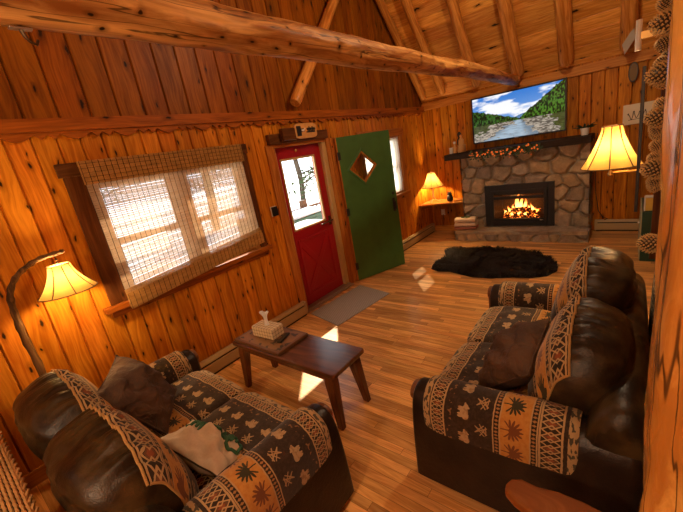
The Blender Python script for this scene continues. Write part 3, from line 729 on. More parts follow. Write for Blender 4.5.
# ------------------------------------------------------------------ television
tv = thing('television', 'wide flat television showing a river valley, above the stone fireplace', 'television', (0.955, 6.50, 1.585))
TW, TH = 1.375, 0.735
MB().box(0, TW, 0.006, 0.05, 0, TH).build('casing', M['blackp'], tv, bevel=0.004)
bz = MB(); frame_xz(bz, 0, TW, 0, TH, 0.022, -0.004, 0.012); bz.build('bezel', M['blackp'], tv, bevel=0.002)
MB().box(TW / 2 - .03, TW / 2 + .03, -.006, -.003, 0.006, 0.014).build('badge', M['steel'], tv)
MB().box(TW * .3, TW * .7, 0.05, 0.158, TH * .35, TH * .7).build('wall_mount', M['black'], tv)
nx, ny = 240, 130
U, V = np.meshgrid(np.linspace(0, 1, nx), np.linspace(0, 1, ny), indexing='ij')
def ss(x, a, b): q = np.clip((x - a) / (b - a), 0, 1); return q * q * (3 - 2 * q)
sky = np.stack([0.03 + .25 * (1 - V), 0.19 + .3 * (1 - V), 0.62 + .2 * (1 - V)], -1)
cl = ss(fbm(U * 5 + 2, V * 9, 5, 3) + 0.30 * np.exp(-((V - .62) / .16) ** 2) + .12 * np.exp(-((U - .5) / .3) ** 2 - ((V - .93) / .1) ** 2), 0.60, 0.80)[..., None]
img = sky * (1 - cl) + np.array([.93, .94, .97]) * cl
hz = 0.36
far = hz + 0.12 * np.exp(-((U - .60) / .16) ** 2) + .02 * fbm(U * 9, 0 * U, 3)
img = np.where((V < far)[..., None], np.array([.10, .22, .42]) * (0.8 + .4 * fbm(U * 30, V * 30, 3))[..., None], img)
hill = lambda crest, dark, seed: np.where((V < crest)[..., None], (np.array(dark) * (0.12 + 2.0 * ss(fbm(U * 70, V * 24, 4, seed), .38, .72))[..., None]), img)
l2 = hz + .34 * np.clip(1 - U / .56, 0, 1) ** 1.0 + .06 * fbm(U * 55, V * 6, 2, 21); img = hill(l2, (.018, .06, .008), 22)
r2 = hz + .66 * np.clip((U - .52) / .48, 0, 1) ** 1.0 + .05 * fbm(U * 50, V * 5, 2, 31); img = hill(r2, (.032, .09, .008), 32)
cx = 0.53 - .38 * (hz - V); half = 0.03 + 0.80 * np.clip(hz - V, 0, 1) ** 1.05
bank = (np.abs(U - cx) - half) + (fbm(U * 14, V * 22, 3, 44) - .5) * .30
g = np.array([.28, .24, .19]) * (.35 + 1.3 * ss(fbm(U * 38, V * 60, 3, 45), .35, .7))[..., None]
grass = np.array([.055, .07, .018]) * (.3 + 1.2 * fbm(U * 40, V * 40, 3, 46))[..., None]
low = (V < hz + .01)
img = np.where((low & (bank > .26))[..., None], grass, img); img = np.where((low & (bank <= .26) & (bank > 0))[..., None], g, img)
wt = np.array([.34, .45, .55]) * (.55 + .8 * fbm(U * 16, V * 70, 3, 47))[..., None]; wt = wt * (1 - .45 * ss(np.abs(U - cx) / np.maximum(half, .01), .5, 1))[..., None]
img = np.where((low & (bank <= 0))[..., None], wt, img)
rock = low & (bank <= 0) & (ss(fbm(U * 30, V * 55, 2, 48) , .5, .9) > .82); img = np.where(rock[..., None], np.array([.3, .27, .22]), img)
vs = [(0.022 + (TW - .044) * U[i, j], 0.002, 0.022 + (TH - .044) * V[i, j]) for i in range(nx) for j in range(ny)]
fs = [(i * ny + j, (i + 1) * ny + j, (i + 1) * ny + j + 1, i * ny + j + 1) for i in range(nx - 1) for j in range(ny - 1)]
mb = MB().add(vs, fs); mb.col = np.concatenate([np.clip(img, 0, 1).reshape(-1, 3), np.ones((nx * ny, 1))], 1)
t = NT('lit_screen'); a = t.n('ShaderNodeAttribute'); a.attribute_name = 'Col'; t.set(Base_Color=(0.01, 0.01, 0.01), Roughness=0.15); t.link(a.outputs[0], t.p.inputs['Emission Color']); t.p.inputs['Emission Strength'].default_value = 0.85
mb.build('screen', t.m, tv, fix=False)

# ------------------------------------------------------------------ things on the mantel and hearth
MZ = 1.492
def simple(name, label, cat, mb, mat, loc, group=None, smooth=True, rot=None, **k):
    o = mb.build(name, mat, None, smooth=smooth, loc=loc, rot=rot, **k); return tag(o, label, cat, group)
simple('candle_holder', 'small white cup candle at the left end of the mantel', 'candle', MB().lathe([(.028, 0), (.033, .01), (.033, .08), (.036, .1), (.026, .098), (.024, .08)], n=16), M['white'], (0.615, 6.34, MZ))
bt = thing('bottle', 'little brown bottle with pale cap between candle and wooden jars', 'bottle', (0.685, 6.33, MZ)); bt.scale = (1.3, 1.3, 1.3)
M['woodtoy'] = plain('turned_light_wood', (0.62, 0.33, 0.10), 0.5, vary=.25, scale=15)
MB().lathe([(.022, 0), (.025, .01), (.025, .07), (.012, .1), (.012, .13)], n=14).build('body', M['woodtoy'], bt, smooth=True)
MB().lathe([(.016, .122), (.017, .14), (.014, .15)], n=12).build('cap', M['white'], bt, smooth=True)
jr = thing('wooden_jar', 'turned light wooden jar with a stacked lid on the mantel', 'jar', (0.80, 6.34, MZ)); jr.scale = (1.3, 1.3, 1.25)
MB().lathe([(.05, 0), (.053, .01), (.05, .085), (.055, .09), (.055, .10), (.03, .102)], n=20).build('body', M['woodtoy'], jr, smooth=True)
MB().lathe([(.034, .101), (.038, .12), (.034, .17), (.02, .18), (.012, .2), (.017, .22), (.006, .235)], n=18).build('lid', M['woodtoy'], jr, smooth=True)
simple('carved_figure', 'slim black carved figure behind the wooden jar on the mantel', 'figurine', MB().lathe([(.035, 0), (.03, .02), (.022, .08), (.032, .13), (.03, .17), (.014, .2), (.024, .225), (.022, .255), (.008, .275)], n=14), M['black'], (0.73, 6.46, MZ), None, True, None)
bpy.data.objects['carved_figure'].scale = (1.4, 1.4, 1.25)
pp = thing('potted_plant', 'small leafy plant in a cream pot at the right end of the mantel', 'plant', (2.575, 6.30, MZ))
MB().lathe([(.04, 0), (.045, .01), (.052, .085), (.056, .088), (.056, .1), (.046, .098), (.044, .085)], n=20).build('pot', M['white'], pp, smooth=True)
M['leaf'] = plain('dark_leaf', (0.035, 0.07, 0.03), 0.5, vary=.4)
lf = MB()
for i in range(46):
    a = random.uniform(0, 2 * PI); L = random.uniform(.06, .15); up = random.uniform(.25, 1.1); p0 = Vector((.03 * math.cos(a), .03 * math.sin(a), .09)); d = Vector((math.cos(a), math.sin(a), up)).normalized(); sd = d.cross(Vector((0, 0, 1))).normalized() * .013
    m1 = p0 + d * L * .55; tp = p0 + d * L - Vector((0, 0, .02)); lf.add([p0, m1 + sd, tp, m1 - sd + Vector((0, 0, .004))], [(0, 1, 2, 3)])
lf.build('foliage', M['leaf'], pp)
gl = thing('leaf_garland', 'dark garland with orange lights hanging over the mantel under the television', 'garland', (0, 0, 0))
M['orange'] = emit('orange_string_light', (1.0, 0.16, 0.02), 0.6)
def gpt(s):
    x = 1.02 + 1.05 * s; return Vector((x, 6.075 - .01 * math.sin(s * 31), 1.47 - .055 * abs(math.sin(s * PI * 2.4)) - .015 * math.sin(s * 17)))
gp = [gpt(i / 60) for i in range(61)]
MB().tube(gp, 0.006, 6).build('wire', M['black'], gl)
lf = MB(); ol = []
for i in range(420):
    s = random.random(); p = gpt(s) + Vector((random.gauss(0, .012), random.uniform(-.03, .005), random.gauss(-.012, .03))); d = Vector((random.gauss(0, 1), random.gauss(0, .5), random.gauss(0, 1))).normalized(); q = d.cross(Vector((0, 1, .2))).normalized() * .012
    lf.add([p, p + d * .022 + q, p + d * .045, p + d * .022 - q], [(0, 1, 2, 3)])
tag(lf.build('leaves', M['leaf'], gl), kind='stuff')
li = MB().lathe([(.002, -.010), (.009, -.006), (.0115, 0), (.009, .007), (.002, .011)], n=7)
base = None
for i in range(46):
    s = (i + random.uniform(.1, .9)) / 46; p = gpt(s) + Vector((random.gauss(0, .02), -.028 + random.uniform(-.012, .005), random.gauss(-.005, .04)))
    if base is None: base = li.build('string_light', M['orange'], gl, smooth=True); o = base
    else: o = base.copy(); COL.objects.link(o); o.parent = gl
    o.location = p; o.scale = [random.uniform(.7, 1.5)] * 3
    o.rotation_euler = (random.uniform(0, 3), random.uniform(0, 3), 0)
# folded blanket on the hearth
bk = thing('folded_blanket', 'folded cream blanket with a green pine motif at the left end of the hearth', 'blanket', (0.86, 6.14, 0.178), 0.1)
M['blanket'] = plain('cream_fleece', (0.62, 0.46, 0.31), 0.95, vary=.12, scale=60); M['blanket2'] = plain('rust_fleece', (0.36, 0.12, 0.07), 0.95, vary=.2, scale=50); M['motif'] = plain('green_motif', (0.07, 0.11, 0.02), 0.95, vary=.5, scale=40)
def fold(z, h, wx, wy):
    P = []
    for i in range(17):
        x = wx * (i / 16 - .5); row = []
        for k in range(16):
            a = 2 * PI * k / 16; sx = math.copysign(abs(math.cos(a)) ** .45, math.cos(a)); sz = math.copysign(abs(math.sin(a)) ** .7, math.sin(a)); row.append((x + .004 * math.sin(a * 3), sx * wy / 2 * (1 + .02 * math.sin(x * 30)), z + h / 2 + sz * h / 2 * (1 - .12 * (abs(i - 8) / 8) ** 3)))
        P.append(row)
    mb = MB(); mb.grid(P, None, False, True); mb.f += [list(range(16)), list(range(256, 272))]; mb.uv += [None, None]; mb.mi += [0, 0]; return mb
for k, (z, h, mm) in enumerate(((0, .05, 'blanket2'), (.051, .075, 'blanket'), (.127, .075, 'blanket'))): fold(z, h, .37 - k * .01, .23 - k * .01).build('fold', M[mm], bk, smooth=True)
mo = MB()
for i in range(9): a = i * 2 * PI / 9; mo.tube([(0, 0, .204), (.045 * math.cos(a), .035 * math.sin(a), .204), (.085 * math.cos(a + .3), .065 * math.sin(a + .3), .2025)], [.011, .012, .004], 6)
mo.build('pine_motif', M['motif'], bk)

# ------------------------------------------------------------------ lamps
def shade_parts(parent, rb, rt, h, z0, ribs=8, tilt=None, flare=2.0, bulb='bulb'):
    """bell shade from z0 up"""
    prof = []
    for i in range(15):
        s = i / 14; r = rt + (rb - rt) * ((1 - s) ** flare * .72 + (1 - s) * .28); prof.append((r, z0 + h * s))
    n = ribs * 4; P = []
    for r, z in prof: P.append([(r * (1 - .035 * (0.5 - .5 * math.cos(2 * PI * ((k / 4) % 1)))) * math.cos(2 * PI * k / n), r * (1 - .035 * (0.5 - .5 * math.cos(2 * PI * ((k / 4) % 1)))) * math.sin(2 * PI * k / n), z) for k in range(n)])
    sh = MB().grid(P, None, False, True).build('lamp_shade', M['shade'], parent, smooth=True, angle=0)
    tr = MB()
    for r, z in (prof[0], prof[-1]): tr.tube([(r * math.cos(2 * PI * k / 32), r * math.sin(2 * PI * k / 32), z) for k in range(33)], 0.004 * rb / .17, 6, cap=False)
    for k in range(ribs): a = 2 * PI * k / ribs; tr.tube([(r * math.cos(a) * 1.005, r * math.sin(a) * 1.005, z) for r, z in prof], 0.0036 * rb / .17, 5)
    tr.build('shade_ribs', M['shade_trim'], sh)
    ft = MB()
    for k in range(3): a = 2 * PI * k / 3 + .4; ft.tube([(0, 0, z0 + h - .012), (rt * math.cos(a), rt * math.sin(a), z0 + h - .002)], .0018, 5)
    ft.build('shade_fitter', M['brass'], sh)
    MB().lathe([(.012, -.045), (.014, -.03), (.028, 0), (.030, .014), (.024, .028), (.008, .036)], (0, 0, z0 + h * .48), 14).build('bulb', M[bulb], parent, smooth=True)
    MB().lathe([(.014, 0), (.017, .004), (.017, .05), (.014, .055)], (0, 0, z0 + h * .48 - .095), 14).build('socket', M['brass'], parent, smooth=True)
    return sh
# floor lamp with a branch for a pole
fl = thing('floor_lamp', 'rustic floor lamp with a bent branch pole and lit bell shade, left of the window', 'lamp', (0.17, 0.22, 0))
MB().lathe([(.13, 0), (.135, .01), (.13, .03), (.05, .04), (.03, .06)], n=24).build('base', M['bronze'], fl, smooth=True)
M['branch'] = wood('bark_branch', (0.17, 0.09, 0.032), (0.04, 0.02, 0.008), 0, 2, 0, coords='obj', knots=.4, kscale=(.06, .2), rough=.65, bump=.5)
pts = [(0, 0, .05), (.005, .01, .4), (-.02, .04, .8), (-.03, .035, 1.05), (-.03, .04, 1.2), (-.02, .055, 1.33), (.0, .10, 1.42), (.03, .17, 1.48), (.06, .25, 1.515), (.09, .34, 1.525), (.10, .375, 1.53)]
Q = []
V_ = [Vector(p) for p in pts]
for i in range(len(V_) - 1):
    p0, p1, p2, p3 = V_[max(0, i - 1)], V_[i], V_[i + 1], V_[min(len(V_) - 1, i + 2)]
    for k in range(5):
        t_ = k / 5; Q.append(0.5 * ((2 * p1) + (-p0 + p2) * t_ + (2 * p0 - 5 * p1 + 4 * p2 - p3) * t_ ** 2 + (-p0 + 3 * p1 - 3 * p2 + p3) * t_ ** 3))
Q.append(V_[-1]); rr = [0.024 - .011 * (i / (len(Q) - 1)) + .003 * math.sin(i * 1.9) for i in range(len(Q))]
MB().tube(Q, rr, 12, noise=0.06).build('pole', M['branch'], fl, smooth=True)
ch = MB(); ch.tube([(.085, .32, 1.52), (.085, .32, 1.46)], .004, 6)
ch.lathe([(.004, 0), (.009, .008), (.004, .02), (.009, .03), (.004, .04)], (.085, .32, 1.455), 10); ch.build('hanger', M['bronze'], fl, smooth=True)
sg = empty('shade_group', (0.085, 0.32, 0.0)); sg.parent = fl
bpy.data.objects.remove(sg)
def shade_at(root, loc, *a, **k):
    before = set(bpy.data.objects); s = shade_parts(root, *a, **k)
    for o in set(bpy.data.objects) - before:
        if o.parent is root: o.location = loc
    return s
shade_at(fl, (.085, .32, 0), .165, .062, .185, 1.265)
# table lamp on the corner shelf
cs = thing('corner_shelf', 'pine shelf built across the corner left of the fireplace', 'shelf', (0, 0, 0))
MB().prism([(0.003, 6.08), (0.50, 6.22), (0.77, 6.30), (0.77, YB - .003), (0.003, YB - .003)], 2, 0.612, 0.64).build('top', M['shelf'], cs, bevel=.004)
MB().box(.003, .03, 6.15, YB - .03, .53, .612).build('support_cleat', M['trim'], cs); MB().box(.03, .76, YB - .03, YB - .003, .53, .612).build('support_cleat', M['trim_x'], cs)
MB().box(.73, .765, 6.34, YB - .03, 0.0, .612).build('side_board', M['trim_v'], cs)
tl = thing('table_lamp', 'small lit lamp with pleated bell shade on wire legs, on the corner shelf', 'lamp', (0.19, 6.36, 0.64))
lg = MB()
for k in range(3):
    a = 2 * PI * k / 3 + .5; ca, sa = math.cos(a), math.sin(a)
    lg.tube([(.006 * ca, .006 * sa, .26), (.008 * ca, .008 * sa, .12), (.03 * ca, .03 * sa, .06), (.08 * ca, .08 * sa, .02), (.11 * ca, .11 * sa, .006), (.12 * ca, .12 * sa, .02), (.105 * ca, .105 * sa, .03)], .006, 8)
lg.lathe([(.008, .1), (.018, .115), (.008, .13), (.015, .2), (.008, .22)], n=12)
lg.build('base', M['steel'], tl, smooth=True)
shade_parts(tl, .205, .065, .255, .295, 10, flare=1.5, bulb='bulb3'); MB().lathe([(.003, .535), (.01, .552), (.004, .57)], n=10).build('finial', M['brass'], tl, smooth=True)
bf = thing('bear_figurine', 'dark bear figurine beside the lamp on the corner shelf', 'figurine', (0.50, 6.38, .64))
q = MB().lathe([(.04, 0), (.055, .02), (.058, .06), (.045, .1), (.03, .115)], (0, 0, 0), 16); q.build('body', M['black'], bf, smooth=True)
q = MB().lathe([(.01, .1), (.035, .11), (.04, .14), (.028, .165), (.008, .172)], (.0, 0, 0), 14); q.lathe([(.003, .15), (.014, .158), (.012, .178), (.003, .184)], (-.027, 0, 0), 8); q.lathe([(.003, .15), (.014, .158), (.012, .178), (.003, .184)], (.027, 0, 0), 8); q.tube([(0, -.02, .135), (0, -.055, .13)], [.02, .012], 8); q.build('head', M['black'], bf, smooth=True)
# sconce
sn = thing('wall_sconce', 'swing-arm wall sconce with a large lit bell shade, on the right wall', 'lamp', (3.005, 3.2, 0))
shade_at(sn, (0, 0, 0), .178, .058, .275, 1.42, flare=1.7, bulb='bulb2')
ar = MB().tube([(0, 0, 1.375), (0.20, .0, 1.375)], .008, 8); ar.tube([(.2, 0, 1.36), (.2, 0, 1.47)], .009, 8); ar.tube([(.2, 0, 1.445), (.40, .06, 1.445)], .008, 8); ar.tube([(.4, .06, 1.37), (.4, .06, 1.46)], .009, 8); ar.tube([(.2, 0, 1.385), (.45, .06, 1.385)], .008, 8)
ar.build('arm', M['brass'], sn, smooth=True); MB().box(.44, .464, .0, .12, 1.31, 1.49).build('wall_plate', M['brass'], sn, bevel=.004)
MB().lathe([(.004, 1.345), (.016, 1.355), (.018, 1.37), (.01, 1.385), (.012, 1.46)], n=12).build('finial', M['brass'], sn, smooth=True)

# ------------------------------------------------------------------ small wall things
kp = thing('thermostat', 'black thermostat on the wall left of the red door', 'thermostat', (0.001, 2.60, 1.335))
MB().box(0, .012, -.035, .045, -.055, .055).build('back_plate', M['cream'], kp, bevel=.003); MB().box(.012, .034, -.03, .045, -.052, .052).build('cover', M['blackp'], kp, bevel=.004)
ol = thing('wall_outlet', 'white wall outlet under the corner shelf', 'outlet', (0.225, YB - .001, 0.375)); MB().box(-.04, .04, -.008, 0, -.06, .06).build('plate', M['cream'], ol, bevel=.002); q = MB().box(-.016, .016, -.012, -.008, .008, .04); q.box(-.016, .016, -.012, -.008, -.04, -.008); q.build('socket', M['white'], ol, bevel=.002)
pc = MB().tube([(.235, 6.645, .33), (.24, 6.62, .29), (.235, 6.63, .18), (.2, 6.635, .10)], .005, 6); simple('power_plug', 'dark plug and cord hanging from the outlet under the corner shelf', 'cord', pc, M['blackp'], (0, 0, 0))
cd = MB().tube([(2.70, 6.645, 1.48), (2.69, 6.645, 1.40), (2.69, 6.64, 1.0), (2.70, 6.64, .6), (2.74, 6.635, .32), (2.80, 6.62, .22), (2.86, 6.59, .2), (2.82, 6.58, .185)], .006, 6); simple('wall_cable', 'black cable running down the back wall just right of the fireplace', 'cable', cd, M['blackp'], (0, 0, 0))
# carved wooden sign and dark box over the door
sg = thing('carved_sign', 'carved light wood plaque leaning above the red door', 'sign', (0.055, 3.11, 2.07))
q = MB(); out = []
for k in range(40):
    a = 2 * PI * k / 40; out.append((.19 + .19 * math.copysign(abs(math.cos(a)) ** .35, math.cos(a)), .085 + .085 * math.copysign(abs(math.sin(a)) ** .45, math.sin(a))))
q.prism(out, 0, 0, .025); q.build('plaque', M['woodtoy'], sg, bevel=.004)
q = MB()
for a, b, c, d in ((.03, .10, .03, .14), (.10, .16, .075, .11), (.2, .35, .09, .11), (.19, .34, .06, .075)): q.box(.025, .03, a, b, c, d)
for k in range(5): q.box(.025, .031, .21 + k * .028, .225 + k * .028, .07, .115 + .012 * (k % 2))
q.build('carving', M['black'], sg)
q = MB().box(.025, .036, .105, .15, .08, .10); q.tube([(.034, .12, .08), (.034, .165, .11)], .006, 6); q.build('painted_motif', M['white'], sg)
simple('dark_box', 'dark wooden box on the door header left of the carved plaque', 'box', MB().box(0.0, .06, 0, .2, 0, .13), M['dark_wood'], (.055, 2.88, 2.065), smooth=False, bevel=.005)
# twigs on the header
tw = MB()
for k in range(9): pass
# framed pieces and sign by the right wall
ps = thing('wall_sign', 'white sign with dark script on the back wall, right of the fireplace', 'sign', (2.985, YB - .002, 1.53))
MB().box(0, .36, -.015, 0, 0, .265).build('panel', M['cream'], ps, bevel=.002)
q = MB(); P = []
for i in range(80):
    s = i / 79; P.append((.05 + .26 * s, -.017, .10 + .035 * math.sin(s * 29) * (.6 + .6 * math.sin(s * 7) ** 2) + .015 * s + (0.03 if i % 19 < 4 else 0)))
q.tube(P, .0042, 5); q.tube([(.06, -.017, .06), (.2, -.017, .068), (.3, -.017, .085)], .003, 5); q.build('script', M['blackp'], ps)
# ------------------------------------------------------------------ upholstery
def leather(name, c1, c2, rough=0.38):
    t = NT(name); o = t.n('ShaderNodeTexCoord').outputs['Object']; n = t.noise(o, 7, 4, .6); v, _ = t.voro(o, 190, dim='3D'); w_ = t.noise(o, 30, 4, .6)
    t.p.inputs['Specular IOR Level'].default_value = .3
    t.set(Base_Color=t.mix(t.sstep(n, .35, .7), c1, c2), Roughness=n * .2 + (rough - .08)); t.bump(v * .25 + w_ * 1.0, .4, .006); return t.m
M['leather'] = leather('brown_leather', (0.012, 0.007, 0.005), (0.026, 0.014, 0.008), .32)
M['leather2'] = leather('worn_lamplit_leather', (0.014, 0.008, 0.004), (0.060, 0.035, 0.012), .36)  # lighter brown: wear plus warm sconce light put into the colour
def fabric(name):
    """lodge pattern: bands across v (metres), motifs along u"""
    t = NT(name); u, v = t.uv(); o = t.n('ShaderNodeTexCoord').outputs['Object']
    wob = t.noise(o, 40, 2) - .5
    u = u + wob * .006; v = v + wob * .006
    PER = 0.66; p = (v / PER).fract() * PER
    band = lambda a, b: p.gt(a) * p.lt(b)
    DK, TAN, GOLD, RUST, GRN = (0.026, 0.015, 0.008), (0.38, 0.25, 0.115), (0.45, 0.215, 0.045), (0.22, 0.06, 0.02), (0.035, 0.03, 0.012)
    nz = t.noise(o, 55, 3, .6)
    dkc = t.mix(t.sstep(nz, .4, .7), DK, (0.045, 0.027, 0.016))
    col = dkc
    def cell(per, ph=0.0): return (u / per + ph).fract() - .5, ((u / per + ph).floor())
    def ell(x, y, cx, cy, rx, ry):
        a = (x - cx) / rx; b = (y - cy) / ry; return (a * a + b * b).lt(1.0)
    # tan edge strip with dark pine mottles
    mot = t.sstep(t.noise(t.vec(u * 26, p * 60), 1.0, 2), .52, .56)
    col = t.mix(band(.0, .055), col, t.mix(mot, TAN, (0.06, 0.05, 0.03)))
    # diamonds
    def diamonds(a, b, col):
        wd = b - a; x, _ = cell(wd * .62); x = x * wd * .62; y = p - (a + wd / 2)
        d = (x.abs() / .62 + y.abs() * .62 / .62) / (wd / 2)
        lat = (d - .78).abs().lt(.11); core = d.lt(.36); mid = d.lt(.60)
        x2, _ = cell(wd * .62, .5); d2 = ((x2 * wd * .62).abs() / .62 + y.abs()) / (wd / 2); lat2 = (d2 - .78).abs().lt(.11)
        c = t.mix(mid, DK, (0.13, 0.05, 0.02)); c = t.mix(core, c, RUST); c = t.mix(lat.max(lat2), c, TAN)
        edge = (y.abs() - wd / 2 + .004).abs().lt(.004); c = t.mix(edge, c, TAN)
        return t.mix(band(a, b), col, c)
    col = diamonds(.06, .135, col); col = diamonds(.555, .645, col)
    # bears and little rust tufts on the dark field
    tuf = t.sstep(t.noise(t.vec(u * 45, p * 45, 3.0), 1.0, 2), .6, .64)
    col = t.mix(band(.145, .175) * tuf, col, (0.20, 0.10, 0.035))
    x, ci = cell(.135); x = x * .135; y = p - .235
    bear = ell(x, y, .0, .0, .030, .019).max(ell(x, y, .028, .006, .014, .012)).max(ell(x, y, .040, .002, .008, .006)).max(ell(x, y, .024, .018, .005, .006))
    for lx in (-.022, -.010, .010, .020): bear = bear.max(ell(x, y, lx, -.018, .006, .014))
    bear = bear.max(ell(x, y, -.015, .006, .02, .017))
    col = t.mix(bear * band(.17, .29), col, t.mix(t.sstep(nz, .45, .7), (0.38, 0.26, 0.135), (0.25, 0.145, 0.06)))
    x, ci = cell(.135, .5); x = x * .135; y = p - .315
    tw = None
    for sl_, of in ((1.6, 0), (-1.6, .0), (.55, .012), (-.55, .012), (.0, .022), (.9, -.012), (-.9, -.012)):
        s_ = ((y - x * sl_ - of).abs() / math.sqrt(1 + sl_ * sl_)).lt(.0022)
        tw = s_ if tw is None else tw.max(s_)
    tw = tw * (x * x + y * y).lt(.0011)
    col = t.mix(tw * band(.27, .36), col, (0.34, 0.22, 0.10))
    # dotted borders
    def dots(a, b, col):
        x, _ = cell(.018); y = p - (a + b) / 2
        d = (x * .018).abs() + (y * .6).abs(); c = t.mix(d.lt(.0062), DK, (0.30, 0.15, 0.05)); ed = (y.abs() - (b - a) / 2 + .003).abs().lt(.003)
        return t.mix(band(a, b), col, t.mix(ed, c, TAN))
    col = dots(.365, .40, col); col = dots(.52, .553, col)
    # gold band with spreading pine boughs
    x, ci = cell(.118); x = x * .118; y = p - .448; r = t.mth('SQRT', x * x + y * y); th_ = t.mth('ARCTAN2', x, y)
    fan = r.lt((th_ * 7.0).cos().abs() * .030 + .020) * r.gt(.004) * th_.abs().lt(2.3); stem = x.abs().lt(.003) * y.lt(.01) * y.gt(-.045)
    fan2 = ell(x, y, 0, .012, .018, .024)
    gold = t.mix(t.sstep(nz, .35, .75), GOLD, (0.38, 0.15, 0.024))
    alt = t.white(ci).gt(.45)
    col = t.mix(band(.40, .52), col, t.mix(fan.max(stem).max(fan2), gold, t.mix(alt, GRN, (0.15, 0.05, 0.016))))
    t.set(Base_Color=col, Roughness=.85); t.p.inputs['Specular IOR Level'].default_value = .2
    try: t.p.inputs['Sheen Weight'].default_value = .15
    except Exception: pass
    q = t.noise(o, 9, 3); t.bump(q + t.noise(o, 220, 2) * .25, .35, .012); return t.m
M['fabric'] = fabric('lodge_fabric')
M['stitch'] = plain('gold_piping', (0.36, 0.2, 0.06), 0.7)
M['sofa_wood'] = plain('sofa_wood', (0.15, 0.055, 0.017), 0.35, vary=.3, scale=12)
def loft(L, prof, ends, nL=36, sag=None, uvs=None, mi=0):
    """profile (closed list of (d, z)) swept along x; ends(a)->scale; returns MB with uv (x, arclen)"""
    n = len(prof); arc = [0]
    for k in range(n): a, b = prof[k], prof[(k + 1) % n]; arc.append(arc[-1] + math.hypot(b[0] - a[0], b[1] - a[1]))
    c = (sum(p[0] for p in prof) / n, sum(p[1] for p in prof) / n); P, UV = [], []
    for i in range(nL + 1):
        a = -1 + 2 * i / nL; a = math.sin(a * PI / 2) * .5 + a * .5 if True else a
        k_ = ends(a); row, ru = [], []
        for k in range(n + 1):
            p = prof[k % n]; d = c[0] + (p[0] - c[0]) * k_; z = c[1] + (p[1] - c[1]) * k_
            q = Vector((a * L / 2, d, z))
            if sag: q = sag(q, a, k / n)
            row.append(tuple(q)); ru.append((a * L / 2, arc[k]))
        P.append(row); UV.append(ru)
    return P, UV, arc
def selli(a, b, n, cd, cz, N=48, start=0.0, lo=None):
    out = []
    for k in range(N):
        q = start + 2 * PI * k / N; cx = math.copysign(abs(math.cos(q)) ** (2 / n), math.cos(q)); s = math.copysign(abs(math.sin(q)) ** (2 / n), math.sin(q)); out.append((cd + a * cx, cz + b * s))
    return out
def grid_mb(P, UV, capends=True):
    mb = MB(); mb.grid(P, UV)
    if capends:
        n = len(P[0]) - 1
        for row, ru in ((P[0], UV[0]), (P[-1], UV[-1])): mb.add(row[:-1], [tuple(range(n))], ru[:-1])
    return mb
